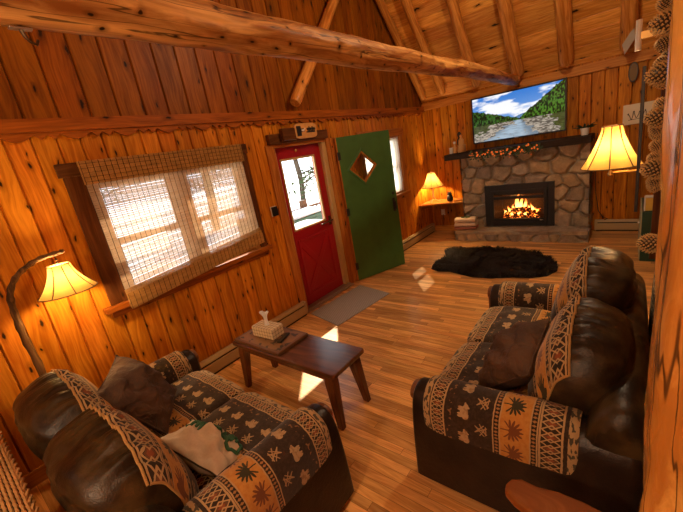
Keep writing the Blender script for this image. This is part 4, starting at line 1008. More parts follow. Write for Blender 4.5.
def loveseat(label, loc, rotz, cs=(0, 0, 0), lift=(0, 0)):
    L, D, AW = 1.60, 0.98, 0.235
    t = thing('loveseat', label, 'sofa', loc, rotz)
    # base with tapered skirt
    MB().prism([(AW * .6, .06), (L - AW * .6, .06), (L - AW * .6, .27), (AW * .6, .27)], 1, .05, D - .04).build('base', M['leather'], t, bevel=.02)
    # back: rolled upright
    bk = MB(); P = []
    for i in range(37):
        x = .02 + (L - .04) * i / 36; e = 1 - .05 * abs(2 * i / 36 - 1) ** 6; row = []
        for d, z in ((.76, .06), (.74, .40), (.765, .62), (.80, .70), (.85, .765), (.91, .775), (.96, .74), (.985, .65), (.985, .4), (.965, .06)): row.append((x, d, .06 + (z - .06) * e * (1 + .008 * math.sin(i * 1.7))))
        P.append(row)
    bk.grid(P, None, False, True); n = 10; bk.f += [list(range(n)), [36 * n + k for k in range(n)]]; bk.uv += [None] * 2; bk.mi += [0] * 2
    bk.build('back', M['leather2'], t, smooth=True, angle=60, sub=1)
    for s in (0, 1):
        X = lambda x: x if s == 0 else L - x        # x measured from the outer face
        P = []
        sec = lambda top, fl: [(-fl, .05), (-.008 - fl * .4, .3), (.0, top - .09), (.03, top - .02), (.09, top + .012), (.16, top), (.205, top - .05), (.215, top - .12), (.215, .06)]
        ys = [0.0, .012, .03, .2, .4, .6, .8, .93, .975]
        for y in ys:
            sh = 1.0 if y > .02 else (.93 if y < .005 else .98); top = .575 + .035 * ss_(y, .2, .9)
            P.append([(X(.11 + (x - .11) * sh), y, max(.05, z * (sh * .4 + .6) + (.0))) for x, z in sec(top, .03)])
        am = MB(); am.grid(P, None, False, False); am.f += [list(range(9)), [(len(ys) - 1) * 9 + k for k in range(9)]]; am.uv += [None] * 2; am.mi += [0] * 2
        ao = am.build('arm', M['leather'], t, smooth=True, angle=50, sub=1)
        # fabric pad wrapped over the arm
        sec2 = lambda top: [(-.012, top - .20), (-.014, top - .10), (-.004, top - .04), (.028, top + .004), (.07, top + .030), (.115, top + .036), (.16, top + .026), (.20, top - .008), (.226, top - .06), (.232, top - .13)]
        P, UV = [], []; ys = [.075, .085, .11, .2, .3, .4, .5, .6, .68, .74, .755]
        for iy, y in enumerate(ys):
            top = .578 + .035 * ss_(y, .2, .9); pts = sec2(top); e = -.016 if iy in (0, len(ys) - 1) else (-.003 if iy in (1, len(ys) - 2) else 0.004 * math.sin(iy * 2.2))
            row, ru = [], []; ac = 0
            for k, (x, z) in enumerate(pts):
                if k: ac += math.hypot(x - pts[k - 1][0], z - pts[k - 1][1])
                cx, cz = .11, top - .12; dx, dz = x - cx, z - cz; l = math.hypot(dx, dz); row.append((X(x + dx / l * e), y, z + dz / l * e)); ru.append((ac + .03, y - .06))
            P.append(row); UV.append(ru)
        pm = MB(); pm.grid(P, UV); pm.build('arm_pad', M['fabric'], ao, smooth=True, angle=0, sub=1)
        wf_ = MB(); out = [(X(.11 + .062 * math.cos(2 * PI * k / 20)), .51 + .05 * math.sin(2 * PI * k / 20)) for k in range(20)]
        wf_.prism(out, 1, -.022, .004); wf_.box(*sorted((X(.06), X(.16))), -.018, .004, .05, .50); wf_.build('wooden_facing', M['sofa_wood'], ao, bevel=.006)
    for x in (.09, L - .09):
        for y in (.06, D - .07): MB().lathe([(.02, 0), (.028, .02), (.034, .06)], (x, y, 0), 12).build('foot', M['sofa_wood'], t, smooth=True)
    # seat cushions
    Lc = (L - 2 * AW + .03) / 2
    for s in (0, 1):
        cx = L / 2 + (s - .5) * Lc
        prof = [(p[0], p[1] + .012 * (1 - ((p[0] - .37) / .38) ** 2) * (p[1] > .37)) for p in selli(.372, .098, 5.0, .372, .365, 72, PI)][::1]
        prof = prof[::-1]      # from the front edge up over the top
        P, UV, arc = loft(Lc - .006, prof, lambda a: (1 - abs(a) ** 14 * .16), 30, lambda q, a, k: Vector((q.x + cx, q.y, q.z + (.012 * (1 - a * a) if q.z > .37 else 0) + (.004 * math.sin(q.x * 40 + q.y * 31)) * (q.z > .4))))
        UV = [[(u, v - .105) for u, v in r] for r in UV]
        # make the v coordinate follow the plan depth on top
        UV = [[(u, (P[i][k][1] + (P[i][k][2] - .46) * -.8 * (P[i][k][1] < .06))) for k, (u, v) in enumerate(r)] for i, r in enumerate(UV)]
        grid_mb(P, UV).build('seat_cushion', M['fabric'], t, smooth=True, angle=0)
    # back cushions: puffy leather with a fabric front
    for s in (0, 1):
        cx = L / 2 + (s - .5) * (Lc + .075); T, Hh = .18, .285
        base = selli(T, Hh, 2.7, 0, 0, 64, -PI / 2)      # from the bottom, through the back (+d), top, front (-d)
        tilt = math.radians(17); ct, st_ = math.cos(tilt), math.sin(tilt); C0 = Vector((cx, .765, .70)) + Vector(cs) + Vector((0, 0, lift[s])); rs = 5 + s * 9 + int(loc[0] * 10)
        LL = Lc + .065
        def deform(q, a, k, off=0.0):
            # gathers in the leather, mattress puff
            x, d, z = q
            ang_ = math.atan2(z / Hh, d / T); top = max(0.0, math.sin(ang_)); g = 0.0
            if ang_ > -.3 and d > -.14:
                fal = math.exp(-((ang_ - 2.2) / .5) ** 2)
                g = .010 * fal * (math.sin(x * 85 + 3 * math.sin(x * 17 + rs)) + .6 * math.sin(x * 171 + rs)) + .022 * (float(fbm(x * 9 + rs, ang_ * 2.2, 2, 2)) - .5)
            else: g = .012 * (float(fbm(x * 7 + rs, z * 7, 2, 4)) - .5)
            seam = -.012 * math.exp(-((ang_ - .75) / .06) ** 2)
            sc_ = 1 + (g + seam + off) / .22
            d, z = d * sc_, z * sc_
            d2 = d * ct + z * st_ ; z2 = z * ct - d * st_ * .9
            return Vector((x + C0.x, C0.y + d2, C0.z + z2))
        endf = lambda a: max(.0004, (1 - abs(a) ** 3.8)) ** .46
        P, UV, arc = loft(LL, base, endf, 72, deform)
        bo = grid_mb(P, UV).build('back_cushion', M['leather2'], t, smooth=True, angle=0)
        # fabric panel on the front: profile indices on the -d side
        idx = [k for k in range(64) if base[k][0] < -T * .52 and base[k][1] > -Hh * .78]
        if idx[-1] - idx[0] + 1 != len(idx): idx = sorted(idx, key=lambda k: -math.atan2(base[k][1], -base[k][0]))
        idx = sorted(idx, key=lambda k: -base[k][1])          # top to bottom
        PF, UF = [], []
        for i in range(61):
            a = (-1 + 2 * i / 60) * .945; kx = endf(a); row, ru = [], []; ac = 0
            for j, k in enumerate(idx):
                p = base[k]
                if j: ac += math.hypot(p[0] - base[idx[j - 1]][0], p[1] - base[idx[j - 1]][1])
                row.append(tuple(deform(Vector((a * LL / 2, p[0] * kx, p[1] * kx)), a, 0, .006))); ru.append((a * LL / 2, .655 - ac * kx))
            PF.append(row); UF.append(ru)
        MB().grid(PF, UF).build('fabric_panel', M['fabric'], bo, smooth=True, angle=0)
        pi_ = MB(); loop = [r[0] for r in PF] + [PF[-1][j] for j in range(1, len(idx))] + [r[-1] for r in PF[::-1]] + [PF[0][j] for j in range(len(idx) - 1, 0, -1)]
        pi_.tube(loop, .0055, 6); pi_.build('piping', M['stitch'], bo, smooth=True)
    return t
def ss_(x, a, b): q = min(1, max(0, (x - a) / (b - a))); return q * q * (3 - 2 * q)
loveseat('brown leather loveseat with lodge-pattern fabric, under the bamboo-blind window beside the floor lamp', (1.985, 1.07, 0), PI, (0.01, .07, -.025))
loveseat('brown leather loveseat with lodge-pattern fabric, along the right wall beside the log post', (2.255, 2.955, 0), -PI / 2, (0, -.05, -.015), (.03, -.045))

def pillow_mb(w_, h_, th_, seed=0, n=28, pw=2.2):
    P1, P2 = [], []
    for i in range(n + 1):
        r1, r2 = [], []
        for j in range(n + 1):
            a, b = -1 + 2 * i / n, -1 + 2 * j / n
            pinch = 1 - .06 * (1 - a * a) * abs(b) ** 3; pin2 = 1 - .06 * (1 - b * b) * abs(a) ** 3
            x, y = a * w_ / 2 * pin2, b * h_ / 2 * pinch
            z = th_ / 2 * ((1 - abs(a) ** pw) * (1 - abs(b) ** pw)) ** .55
            wz = (float(fbm(a * 2.5 + seed, b * 2.5, 3, seed)) - .5) * .11 * (z / (th_ / 2) + .1) + .009 * math.sin(7 * (a + b) + seed) * (z / (th_ / 2))
            r1.append((x, y, z + wz)); r2.append((x, y, -z + wz * .4))
        P1.append(r1); P2.append(r2)
    mb = MB(); mb.grid(P1); mb.grid(P2); return mb, P1
def suede():
    t = NT('brown_suede'); o = t.n('ShaderNodeTexCoord').outputs['Object']; n = t.noise(o, 9, 4); k = t.noise(o, 13, 3, .5, 1.2)
    t.set(Base_Color=t.mix(t.sstep(n, .3, .7), (0.045, 0.019, 0.007), (0.085, 0.038, 0.014)), Roughness=.75); t.bump(k, .9, .03); return t.m
M['suede'] = suede()
M['linen'] = plain('oatmeal_linen', (0.56, 0.46, 0.33), 0.9, vary=.12, scale=90)
M['embroid'] = plain('green_embroidery', (0.025, 0.10, 0.045), 0.7)
def pillow(label, loc, rot, w_, h_, th_, mat, seed):
    t = thing('throw_pillow', label, 'pillow', loc); t.rotation_euler = rot
    mb, P = pillow_mb(w_, h_, th_, seed); mb.build('cover', mat, t, smooth=True, angle=0)
    per = [P[i][0] for i in range(29)] + [P[28][j] for j in range(29)] + [P[28 - i][28] for i in range(29)] + [P[0][28 - j] for j in range(29)]
    MB().tube(per, .004, 6).build('seam_piping', mat if mat is not M['linen'] else M['rope'], t, smooth=True)
    return t, P
pillow('square brown suede pillow leaning on the left loveseat', (0.935, 0.545, 0.69), (math.radians(2.7), math.radians(54.3), math.radians(58.3)), .44, .44, .19, M['suede'], 3)
pl_, PP = pillow('oatmeal pillow with green embroidered script lying on the left loveseat', (1.50, 0.58, 0.53), (math.radians(-27), math.radians(15), math.radians(13)), .40, .28, .15, M['linen'], 8)
pillow('brown suede pillow lying against the back of the right loveseat', (2.67, 1.80, 0.625), (math.radians(18), math.radians(-42), math.radians(-16)), .38, .42, .24, M['suede'], 13)
# script on the oatmeal pillow
def on_pillow(a, b):
    i, j = (a + 1) / 2 * 28, (b + 1) / 2 * 28; i0, j0 = min(27, int(i)), min(27, int(j)); fi, fj = i - i0, j - j0
    p = [Vector(PP[i0 + x][j0 + y]) for x in (0, 1) for y in (0, 1)]
    b0 = 0
    return (p[0] * (1 - fj) + p[1] * fj) * (1 - fi) + (p[2] * (1 - fj) + p[3] * fj) * fi + Vector((0, 0, .004))
sp = MB()
def stroke(pts, r=.0075):
    Q = []
    for i in range(len(pts) - 1):
        for k in range(6):
            q = k / 6; Q.append(on_pillow(pts[i][0] + (pts[i + 1][0] - pts[i][0]) * q, pts[i][1] + (pts[i + 1][1] - pts[i][1]) * q))
    Q.append(on_pillow(*pts[-1])); sp.tube(Q, r, 8)
def sB(i): return (-.62 + i * .0235, .32 + .20 * math.sin(i * 1.05) + .05 * math.sin(i * .37))
stroke([(-.86, .40), (-.78, .66), (-.66, .70), (-.62, .45), (-.70, .16), (-.80, .12)], .008)
stroke([sB(i) for i in range(58)], .0075)
stroke([(.36, .30), (.44, .76), (.40, .80), (.42, .34), (.52, .44)], .0075)
stroke([(.70, .62), (.86, .50), (.90, .22), (.74, -.02), (.56, .04), (.54, .22), (.66, .26)], .0095)
sp.build('embroidered_script', M['embroid'], pl_, smooth=True)

# ------------------------------------------------------------------ coffee table and what lies on it
TZ = .452
ct_ = thing('coffee_table', 'low dark wood coffee table with splayed tapered legs', 'table', (1.09, 1.59, 0))
out = [(-.56, -.185), (.56, -.185), (.575, -.17), (.575, .17), (.56, .185), (-.56, .185), (-.575, .17), (-.575, -.17)]
MB().prism(out, 2, TZ - .034, TZ).build('tabletop', M['table'], ct_, bevel=.009)
ap = MB(); ap.box(-.51, .51, -.155, -.135, TZ - .085, TZ - .034); ap.box(-.51, .51, .135, .155, TZ - .085, TZ - .034); ap.box(-.52, -.50, -.135, .135, TZ - .085, TZ - .034); ap.box(.50, .52, -.135, .135, TZ - .085, TZ - .034)
ap.build('apron', M['table_leg'], ct_, bevel=.003)
for sx in (-1, 1):
    for sy in (-1, 1):
        tx, ty, bx, by = sx * .485, sy * .125, sx * .535, sy * .16; P = []
        for z, h in ((TZ - .036, .040), (TZ - .10, .040), (0.0, .024)):
            q = (TZ - z) / TZ; cx_, cy_ = tx + (bx - tx) * q, ty + (by - ty) * q; P.append([(cx_ - h, cy_ - h * .8, z), (cx_ + h, cy_ - h * .8, z), (cx_ + h, cy_ + h * .8, z), (cx_ - h, cy_ + h * .8, z)])
        lg = MB(); lg.grid(P, None, False, True); lg.f += [[0, 1, 2, 3], [8, 9, 10, 11]]; lg.uv += [None] * 2; lg.mi += [0] * 2; lg.build('leg', M['table_leg'], ct_, bevel=.004)
def trayboard():
    t = NT('patterned_board'); x, y, z = t.obj(); n = t.noise(t.vec(x * 11, y * 16), 1.0, 3); f = t.sstep(n, .54, .58)
    e = (x.abs().gt(.262)).max(y.abs().gt(.142)); c = t.mix(f, (0.21, 0.105, 0.042), (0.018, 0.011, 0.008)); t.set(Base_Color=t.mix(e, c, (0.12, .05, .018)), Roughness=.4); return t.m
bd_ = thing('serving_board', 'thick wooden serving board with dark bear-like blotches on the coffee table', 'board', (0.83, 1.585, TZ + .001))
MB().box(-.285, .285, -.165, .165, 0, .026).build('board', trayboard(), bd_, bevel=.005)
def checks():
    t = NT('checked_cover'); x, y, z = t.obj(); s = .031
    lx = ((x / s).fract() - .5).abs().gt(.38); ly = ((y / s).fract() - .5).abs().gt(.38); lz = ((z / s).fract() - .5).abs().gt(.38)
    n = t.n('ShaderNodeNewGeometry').outputs['Normal']; nx_, ny_, nz_ = t.sep(n)
    f = lx * (1 - nx_.abs().gt(.7)) * .5 + ly * (1 - ny_.abs().gt(.7)) * .5 + lz * (1 - nz_.abs().gt(.7)) * .5
    t.set(Base_Color=t.mix(f.min(1.0), (0.60, 0.47, 0.30), (0.16, 0.12, 0.07)), Roughness=.85); return t.m
tb_ = thing('tissue_box', 'checked fabric tissue box with a white tissue pulled up', 'tissue box', (0.80, 1.60, TZ + .028), 0.06)
MB().box(-.125, .125, -.066, .066, 0, .092).build('box_cover', checks(), tb_, bevel=.010)
M['tissue'] = thin('white_tissue', (0.86, 0.84, 0.80), 0.35)
ti = MB(); P = []
for i in range(13):
    s = i / 12; row = []
    for k in range(18):
        a = 2 * PI * k / 18; r = (.026 - .020 * math.sin(s * PI * .72) + .024 * s * s) * (1 + .45 * math.sin(a * 3 + s * 2) * (.3 + s)); row.append((r * math.cos(a) + .012 * s, r * .7 * math.sin(a), .088 + .12 * s + .014 * s * math.sin(a * 2 + 1)))
    P.append(row)
ti.grid(P, None, False, True); ti.build('tissue', M['tissue'], tb_, smooth=True)
rm = thing('remote_control', 'black remote control beside the tissue box', 'remote', (0.985, 1.60, TZ + .028), -1.25)
MB().box(-.075, .075, -.021, .021, 0, .016).build('body', M['blackp'], rm, bevel=.005)
q = MB()
for i in range(6):
    for j in range(3): q.box(-.055 + i * .02, -.045 + i * .02, -.014 + j * .011, -.007 + j * .011, .016, .018)
q.build('buttons', M['bronze'], rm)

# ------------------------------------------------------------------ rugs
def matmat():
    t = NT('grey_doormat'); x, y, z = t.obj(); f = ((x + y * .35) * 210).sin() * .5 + .5; n = t.noise(t.n('ShaderNodeTexCoord').outputs['Object'], 26, 3)
    t.set(Base_Color=t.mix(f * .5 + n * .4, (0.36, 0.32, 0.27), (0.21, 0.185, 0.155)), Roughness=.95); t.bump(f, .4, .004); return t.m
dm = MB(); dm.prism([(.10, 2.745), (.645, 2.615), (.755, 3.565), (.185, 3.70)], 2, .001, .010); tag(dm.build('doormat', matmat(), None, bevel=.003), 'grey ribbed doormat on the floor in front of the red door', 'mat')
rg = thing('fur_rug', 'shaggy black fur rug lying before the hearth', 'rug', (1.6, 4.95, 0))
ol_ = [(.90, 4.52), (.86, 4.78), (.93, 5.02), (.78, 5.30), (.84, 5.48), (1.05, 5.46), (1.28, 5.52), (1.52, 5.55), (1.72, 5.48), (1.95, 5.42), (2.16, 5.36), (2.30, 5.18), (2.42, 4.98), (2.46, 4.75), (2.38, 4.55), (2.22, 4.45), (2.0, 4.42), (1.8, 4.34), (1.56, 4.33), (1.36, 4.40), (1.2, 4.46), (1.03, 4.44)]
ol_ = [(x - 1.6, y - 4.95) for x, y in ol_]
M['hide'] = plain('black_hide', (0.006, 0.005, 0.005), .9)
MB().prism(ol_, 2, .001, .012).build('hide', M['hide'], rg)
def inpoly(x, y):
    c = False; n = len(ol_)
    for i in range(n):
        a, b = ol_[i], ol_[(i + 1) % n]
        if (a[1] > y) != (b[1] > y) and x < (b[0] - a[0]) * (y - a[1]) / (b[1] - a[1]) + a[0]: c = not c
    return c
fu = MB(); cnt = 0
while cnt < 15000:
    x, y = random.uniform(-.86, .9), random.uniform(-.66, .64)
    if not inpoly(x, y): continue
    cnt += 1; a = 2 * PI * float(vnoise(x * 5, y * 5, 4)) * 1.6 + random.gauss(0, .6); L_ = random.uniform(.035, .07); d = Vector((math.cos(a), math.sin(a), 0)); s_ = Vector((-d.y, d.x, 0)) * .0035
    p = Vector((x, y, .011)); q = p + d * L_ * .35 + Vector((0, 0, L_ * .62)); e = p + d * L_ * .95 + Vector((0, 0, L_ * .72))
    fu.add([p - s_, p + s_, q + s_, q - s_, e], [(0, 1, 2, 3), (3, 2, 4)])
M['fur'] = plain('black_fur', (0.010, 0.008, 0.008), .6, spec=.3)
tag(fu.build('fur_pile', M['fur'], rg, fix=False), kind='stuff')

# ------------------------------------------------------------------ pine cone garland on the right
gr = thing('pine_cone_garland', 'tall hanging garland of pine cones on a dark board, beside the log post', 'garland', (3.2, 2.5, 0))
MB().box(-.055, -.038, .20, .215, 1.2, 2.0).build('backing_board', M['black'], gr, bevel=.003)
MB().box(.03, .24, .22, .245, .9, 2.6).build('hanging_board', M['dark_wood_v'], gr)
def cone_mb(L_, R_):
    mb = MB(); mb.lathe([(.004, 0), (R_ * .5, L_ * .1), (R_ * .55, L_ * .4), (R_ * .3, L_ * .8), (.003, L_)], n=8, mi=0)
    N = 130
    for i in range(N):
        s = (i + .5) / N; a = i * 2.39996; z = L_ * (.03 + .94 * s); r = R_ * (math.sin(PI * (s * .82 + .13)) ** .75); w_ = .0058 * (R_ / .035) * (1 - .45 * s); ca, sa = math.cos(a), math.sin(a); up = .012 * (1 - .2 * s)
        t_ = Vector((-sa, ca, 0)); o = Vector((ca, sa, 0)); p = Vector((0, 0, z)) + o * r * .35; q = Vector((0, 0, z + up * .4)) + o * r * .85; e = Vector((0, 0, z + up)) + o * r * 1.08
        mb.add([p - t_ * w_ * .6, p + t_ * w_ * .6, q + t_ * w_, q - t_ * w_, e + t_ * w_ * .45, e - t_ * w_ * .45], [(0, 1, 2, 3)], None, 0); mb.add([q + t_ * w_, q - t_ * w_, e - t_ * w_ * .45, e + t_ * w_ * .45, q + o * .004 - Vector((0, 0, .008)), ], [(0, 1, 2, 3), (1, 0, 4), (2, 1, 4), (0, 3, 4), (3, 2, 4)], None, 1)
    return mb
M['cone_d'] = plain('pine_cone_scale', (0.085, 0.042, 0.018), .7, vary=.4, scale=30); M['cone_t'] = plain('pine_cone_tip', (0.72, 0.46, 0.18), .7, vary=.4, scale=40)  # pale scale tips, colour raised further to carry the sconce's light
cm = cone_mb(.125, .058).build('pine_cone', [M['cone_d'], M['cone_t']], gr, fix=False)
first = [True]
def put_cone(p, d, sc_):
    o = cm if first[0] else cm.copy()
    if not first[0]: COL.objects.link(o); o.parent = gr
    first[0] = False; o.location = Vector(p) - Vector((3.2, 2.5, 0)); o.rotation_euler = Vector(d).to_track_quat('Z', 'Y').to_euler(); o.rotation_euler.rotate_axis('Z', random.uniform(0, 6)); o.scale = [sc_] * 3
z = 1.42
while z < 2.62:
    for k in range(2): put_cone((3.222 + random.uniform(-.012, .012) + .035 * k, 2.44 + random.uniform(-.02, .02) + k * .05, z + random.uniform(-.02, .02)), (random.uniform(-.35, .2), random.uniform(-.5, -.1), random.choice((-1, 1))), random.uniform(.5, .62))
    z += .052
for zc in (2.135, 1.935, 1.735, 1.485, 1.105):
    put_cone((3.275, 2.40, zc), (-1, -.15, random.uniform(-.12, .12)), random.uniform(.88, .98))

# ------------------------------------------------------------------ right side odds and ends
gc = thing('green_cabinet', 'low green cabinet with a pale front standing by the right wall at the far end', 'cabinet', (3.225, 5.26, 0))
MB().box(.012, .215, 0, .85, 0, .60).build('body', M['green_dark'], gc, bevel=.004)
M['palegreen'] = plain('pale_green_paint', (0.42, 0.46, 0.28), .5); MB().box(0, .012, 0.0, .85, .02, .60).build('front_panel', M['palegreen'], gc, bevel=.003)
MB().lathe([(.006, 0), (.014, .01), (.01, .022)], n=10).build('knob', M['white'], gc, loc=(0, .3, .4), rot=(0, -PI / 2, 0))
yb_ = thing('candle_lantern', 'yellow box-shaped lantern standing on the green cabinet', 'lantern', (3.30, 5.36, .602))
M['yellow'] = plain('yellow_glaze', (0.72, 0.47, 0.08), .4); MB().box(-.04, .04, -.05, .05, 0, .15).build('body', M['yellow'], yb_, bevel=.004); MB().box(-.052, -.04, -.06, .06, 0, .16).build('front_frame', M['white'], yb_, bevel=.003)
MB().box(-.046, .046, -.056, .056, .15, .165).build('lid', M['white'], yb_, bevel=.003)
wk = thing('knit_basket', 'small woven basket with dark and light checks behind the right loveseat', 'basket', (3.345, 2.85, 0))
def weave(name, c1, c2, su, sv, uvn=True):
    t = NT(name); u, v = t.uv() if uvn else t.obj()[:2]; a = (u / su).fract(); b = (v / sv).fract(); ch_ = ((u / su).floor() + (v / sv).floor()); par = (ch_ * .5).fract().gt(.25)
    hu = (a * PI).sin(); hv = (b * PI).sin(); h = par * hu + (1 - par) * hv
    n = t.noise(t.vec(u * 40, v * 40), 1.0, 3); t.set(Base_Color=t.mix(t.sstep(n, .3, .7) * .7 + par * .3, c1, c2), Roughness=.6); t.bump(h, .9, .006); return t.m
M['basket'] = weave('checked_weave', (0.5, 0.42, 0.3), (0.06, 0.045, 0.03), .02, .02)
P, UV = [], []
for i in range(20):
    z = .85 * i / 19; r = .075 + .012 * math.sin(i / 19 * PI); P.append([(r * math.cos(2 * PI * k / 24), r * math.sin(2 * PI * k / 24), z) for k in range(25)]); UV.append([(k * .02, z) for k in range(25)])
MB().grid(P, UV).build('body', M['basket'], wk, smooth=True); MB().lathe([(.07, .0), (.07, .01)], n=20).build('bottom', M['rope'], wk)
# high on the right wall
p1 = thing('pointed_card', 'small grey pointed card hanging below the last rafter by the right wall', 'card', (0, 6.27, 0)); M['grey'] = plain('grey_card', (0.34, 0.29, 0.23), .7)
MB().prism([(3.06, 2.70), (2.95, 2.53), (2.98, 2.41), (3.08, 2.57)], 1, 0, .008).build('panel', M['grey'], p1)
p2 = thing('oval_plaque', 'narrow dark oval plaque high on the back wall, right of the last rafter', 'plaque', (3.075, YB - .04, 2.20))
MB().prism([(.055 * math.cos(2 * PI * k / 28), .125 * math.sin(2 * PI * k / 28)) for k in range(28)], 1, -.03, .0).build('rim', M['black'], p2, bevel=.005); MB().prism([(.04 * math.cos(2 * PI * k / 28), .105 * math.sin(2 * PI * k / 28)) for k in range(28)], 1, -.033, -.03).build('face', M['bronze'], p2)
p3 = thing('wall_tube', 'short white tube light fixed high beside the pine cones', 'light fixture', (3.12, 3.1, 2.20))
MB().tube([(0, 0, -.08), (0, 0, .09)], .016, 12).build('tube', M['white'], p3, smooth=True); MB().box(.0, .33, -.012, .012, -.02, .02).build('bracket', M['brass'], p3)
# live-edge slab table
st_ = thing('slab_table', 'small varnished live-edge wood slab table at the bottom of the picture', 'table', (2.98, .95, 0))
out = [(2.795, 1.115), (2.81, 1.15), (2.845, 1.168), (2.90, 1.163), (2.97, 1.178), (3.05, 1.176), (3.12, 1.165), (3.14, 1.05), (3.12, .90), (3.13, .72), (3.04, .66), (2.93, .68), (2.885, .78), (2.90, .88), (2.935, .95), (2.925, 1.01), (2.885, 1.045), (2.84, 1.06), (2.805, 1.085)]
out = [(x - 2.98, y - .95) for x, y in out]
MB().prism(out, 2, .458, .50).build('slab', M['slab'], st_, bevel=.014)
for (x, y) in ((-.02, .13), (.10, .02), (.02, -.2)): MB().tube([(x, y, .46), (x * 1.3, y * 1.2, 0)], [.032, .027], 12).build('leg', M['log'], st_, smooth=True)
# wicker hamper behind the left loveseat
wh = thing('wicker_hamper', 'large woven wicker hamper behind the left loveseat', 'hamper', (1.02, -.325, 0))
M['wicker'] = weave('wicker_weave', (0.55, 0.30, 0.10), (0.30, 0.14, 0.04), .028, .011)
mb = MB(); hx, hy, hz_ = .62, .27, .765
def wall(a, b, nn=2):
    a, b = Vector(a), Vector(b); l = (b - a).length; mb.add([(*a, 0.0), (*b, 0.0), (*b, hz_), (*a, hz_)], [(0, 1, 2, 3)], [(0, 0), (l, 0), (l, hz_), (0, hz_)])
for a, b in (((-hx, -hy), (hx, -hy)), ((hx, -hy), (hx, hy)), ((hx, hy), (-hx, hy)), ((-hx, hy), (-hx, -hy))): wall(a, b)
mb.build('body', M['wicker'], wh)
ld = MB().box(-hx - .015, hx + .015, -hy - .015, hy + .015, hz_, hz_ + .01); lo_ = ld.build('lid', M['rope'], wh)
M['cord'] = plain('wicker_cord', (0.50, 0.28, 0.10), .65, vary=.45, scale=35)
cd_ = MB(); nc = 40
for j in range(nc):
    y = -hy - .01 + (2 * hy + .02) * j / (nc - 1)
    cd_.tube([(-hx - .015 + (2 * hx + .03) * k / 96, y + .0012 * math.sin(k * 2.1 + j), hz_ + .014 + .0022 * math.sin(k * PI / 2 + j * PI) + random.uniform(-.0006, .0006)) for k in range(97)], .0058, 6)
cd_.build('woven_cords', M['cord'], lo_, smooth=True, fix=False)
rim = MB()
for ph in (0, PI): rim.tube([(-hx - .02 + (2 * hx + .04) * k / 90, hy + .022 + .007 * math.cos(k * .9 + ph), hz_ + .006 + .007 * math.sin(k * .9 + ph)) for k in range(91)], .006, 6)
rim.build('braided_rim', M['cord'], wh, smooth=True)

# ------------------------------------------------------------------ outdoors, seen through the glass
GZ = -.45
struct('ground_outside', MB().box(-60, -.5, -40, 50, GZ - .3, GZ), M['snow'])
M['deck'] = wood('deck_boards', (0.15, 0.065, 0.025), (0.09, 0.035, 0.012), 0, 1, .14, 0, knots=.2, seam=.004)
dk = thing('deck_railing', 'brown wooden deck railing outside the red door', 'railing', (-2.6, 5.2, -.08))
struct('deck', MB().box(-2.7, -.13, .2, 8.5, -.14, -.08), M['snow'])
MB().box(-.05, .05, -1.3, 3.2, .86, .90).build('top_rail', M['deck'], dk); MB().box(-.02, .02, -1.3, 3.2, .12, .18).build('bottom_rail', M['deck'], dk)
pm = None
for k in range(32):
    q = MB().box(-.015, .015, -.02, .02, .12, .86) if k == 0 else None
    if k == 0: pm = q.build('baluster', M['deck'], dk); o = pm
    else: o = pm.copy(); COL.objects.link(o); o.parent = dk
    o.location = (0, -1.22 + k * .14, 0)
for y in (-1.25, .45, 3.1): MB().box(-.06, .06, y - .06, y + .06, 0, 1.05).build('post', M['deck'], dk)
def bin_(name, label, loc, sz, col, lid):
    t = thing(name, label, 'storage box', loc); m_ = plain(name + '_' + lid, col, .6)
    MB().box(-sz[0], sz[0], -sz[1], sz[1], 0, sz[2]).build('body', m_, t, bevel=.02); MB().box(-sz[0] - .02, sz[0] + .02, -sz[1] - .02, sz[1] + .02, sz[2], sz[2] + .05).build('lid', m_, t, bevel=.015)
    MB().box(-sz[0], sz[0], -sz[1], sz[1], sz[2] + .05, sz[2] + .15).build('snow_cap', M['snow'], t, bevel=.05, smooth=True)
bin_('storage_chest', 'green storage chest capped with snow on the deck outside', (-2.1, 5.05, -.08), (.26, .50, .78), (0.05, 0.12, 0.07), 'green')
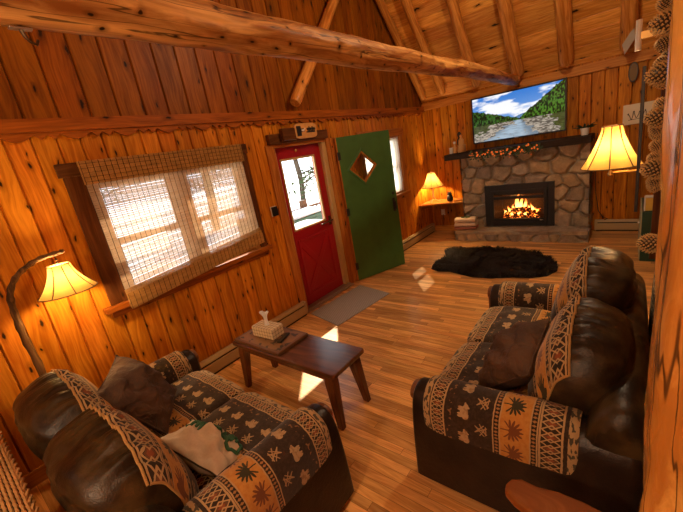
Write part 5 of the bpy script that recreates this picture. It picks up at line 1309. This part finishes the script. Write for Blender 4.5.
bin_('storage_chest', 'blue storage chest capped with snow just outside the red door', (-1.45, 4.45, -.08), (.22, .30, .68), (0.055, 0.085, 0.16), 'blue')
M['bark'] = wood('tree_bark', (0.10, 0.075, 0.05), (0.04, 0.03, 0.02), 0, 2, 0, coords='obj', knots=.2, grain=.3, rough=.9, bump=.8)
M['needles'] = plain('tree_needles', (0.035, 0.065, 0.016), .8, vary=.5, scale=2)
for i, (x, y, r, h, lb) in enumerate(((-5.0, 8.05, .10, 7, 'grey-brown tree trunk beyond the deck, seen through the door glass'), (-11, 8.5, .2, 11, 'snowy tree farther behind the deck'), (-9, 3.5, .2, 11, 'tree behind the right half of the blind window'), (-15, 13.5, .22, 12, 'tree far beyond the deck'), (-8, 13, .15, 9, 'slim tree beyond the deck'), (-12, -1, .22, 11, 'tree behind the left half of the blind window'), (-9, 18.5, .15, 9, 'tree beyond the curtained window'))):
    t = thing('tree', lb, 'tree', (x, y, GZ - .05), 0, 'trees outside')
    o = log('trunk', (0, 0, 0), (.2 * math.sin(i * 3), .2 * math.cos(i), h), r, r * .35, M['bark'], 70 + i, 24, 12, .12, .05, parent=t)
    br = MB(); lf = MB()
    for k in range(26):
        z = h * random.uniform(.16, .95); a = random.uniform(0, 2 * PI); L_ = random.uniform(.8, 2.2) * (1 - .6 * z / h); d = Vector((math.cos(a), math.sin(a), random.uniform(-.05, .5)))
        p0 = Vector((0, 0, z)); p1 = p0 + d * L_; br.tube([p0, (p0 + p1) / 2 + Vector((0, 0, .08)), p1], [.03, .02, .008], 5)
        for q in range(46):
            c = p0.lerp(p1, random.uniform(.3, 1.05)) + Vector((random.gauss(0, .16), random.gauss(0, .16), random.gauss(0, .12))); e = Vector((random.gauss(0, 1), random.gauss(0, 1), random.gauss(0, 1))).normalized() * .13; f_ = e.cross(Vector((random.random(), random.random(), 1))).normalized() * .05
            lf.add([c, c + e * .5 + f_, c + e, c + e * .5 - f_], [(0, 1, 2, 3)])
    br.build('branches', M['bark'], t); tag(lf.build('foliage', M['needles'], t, fix=False), kind='stuff')
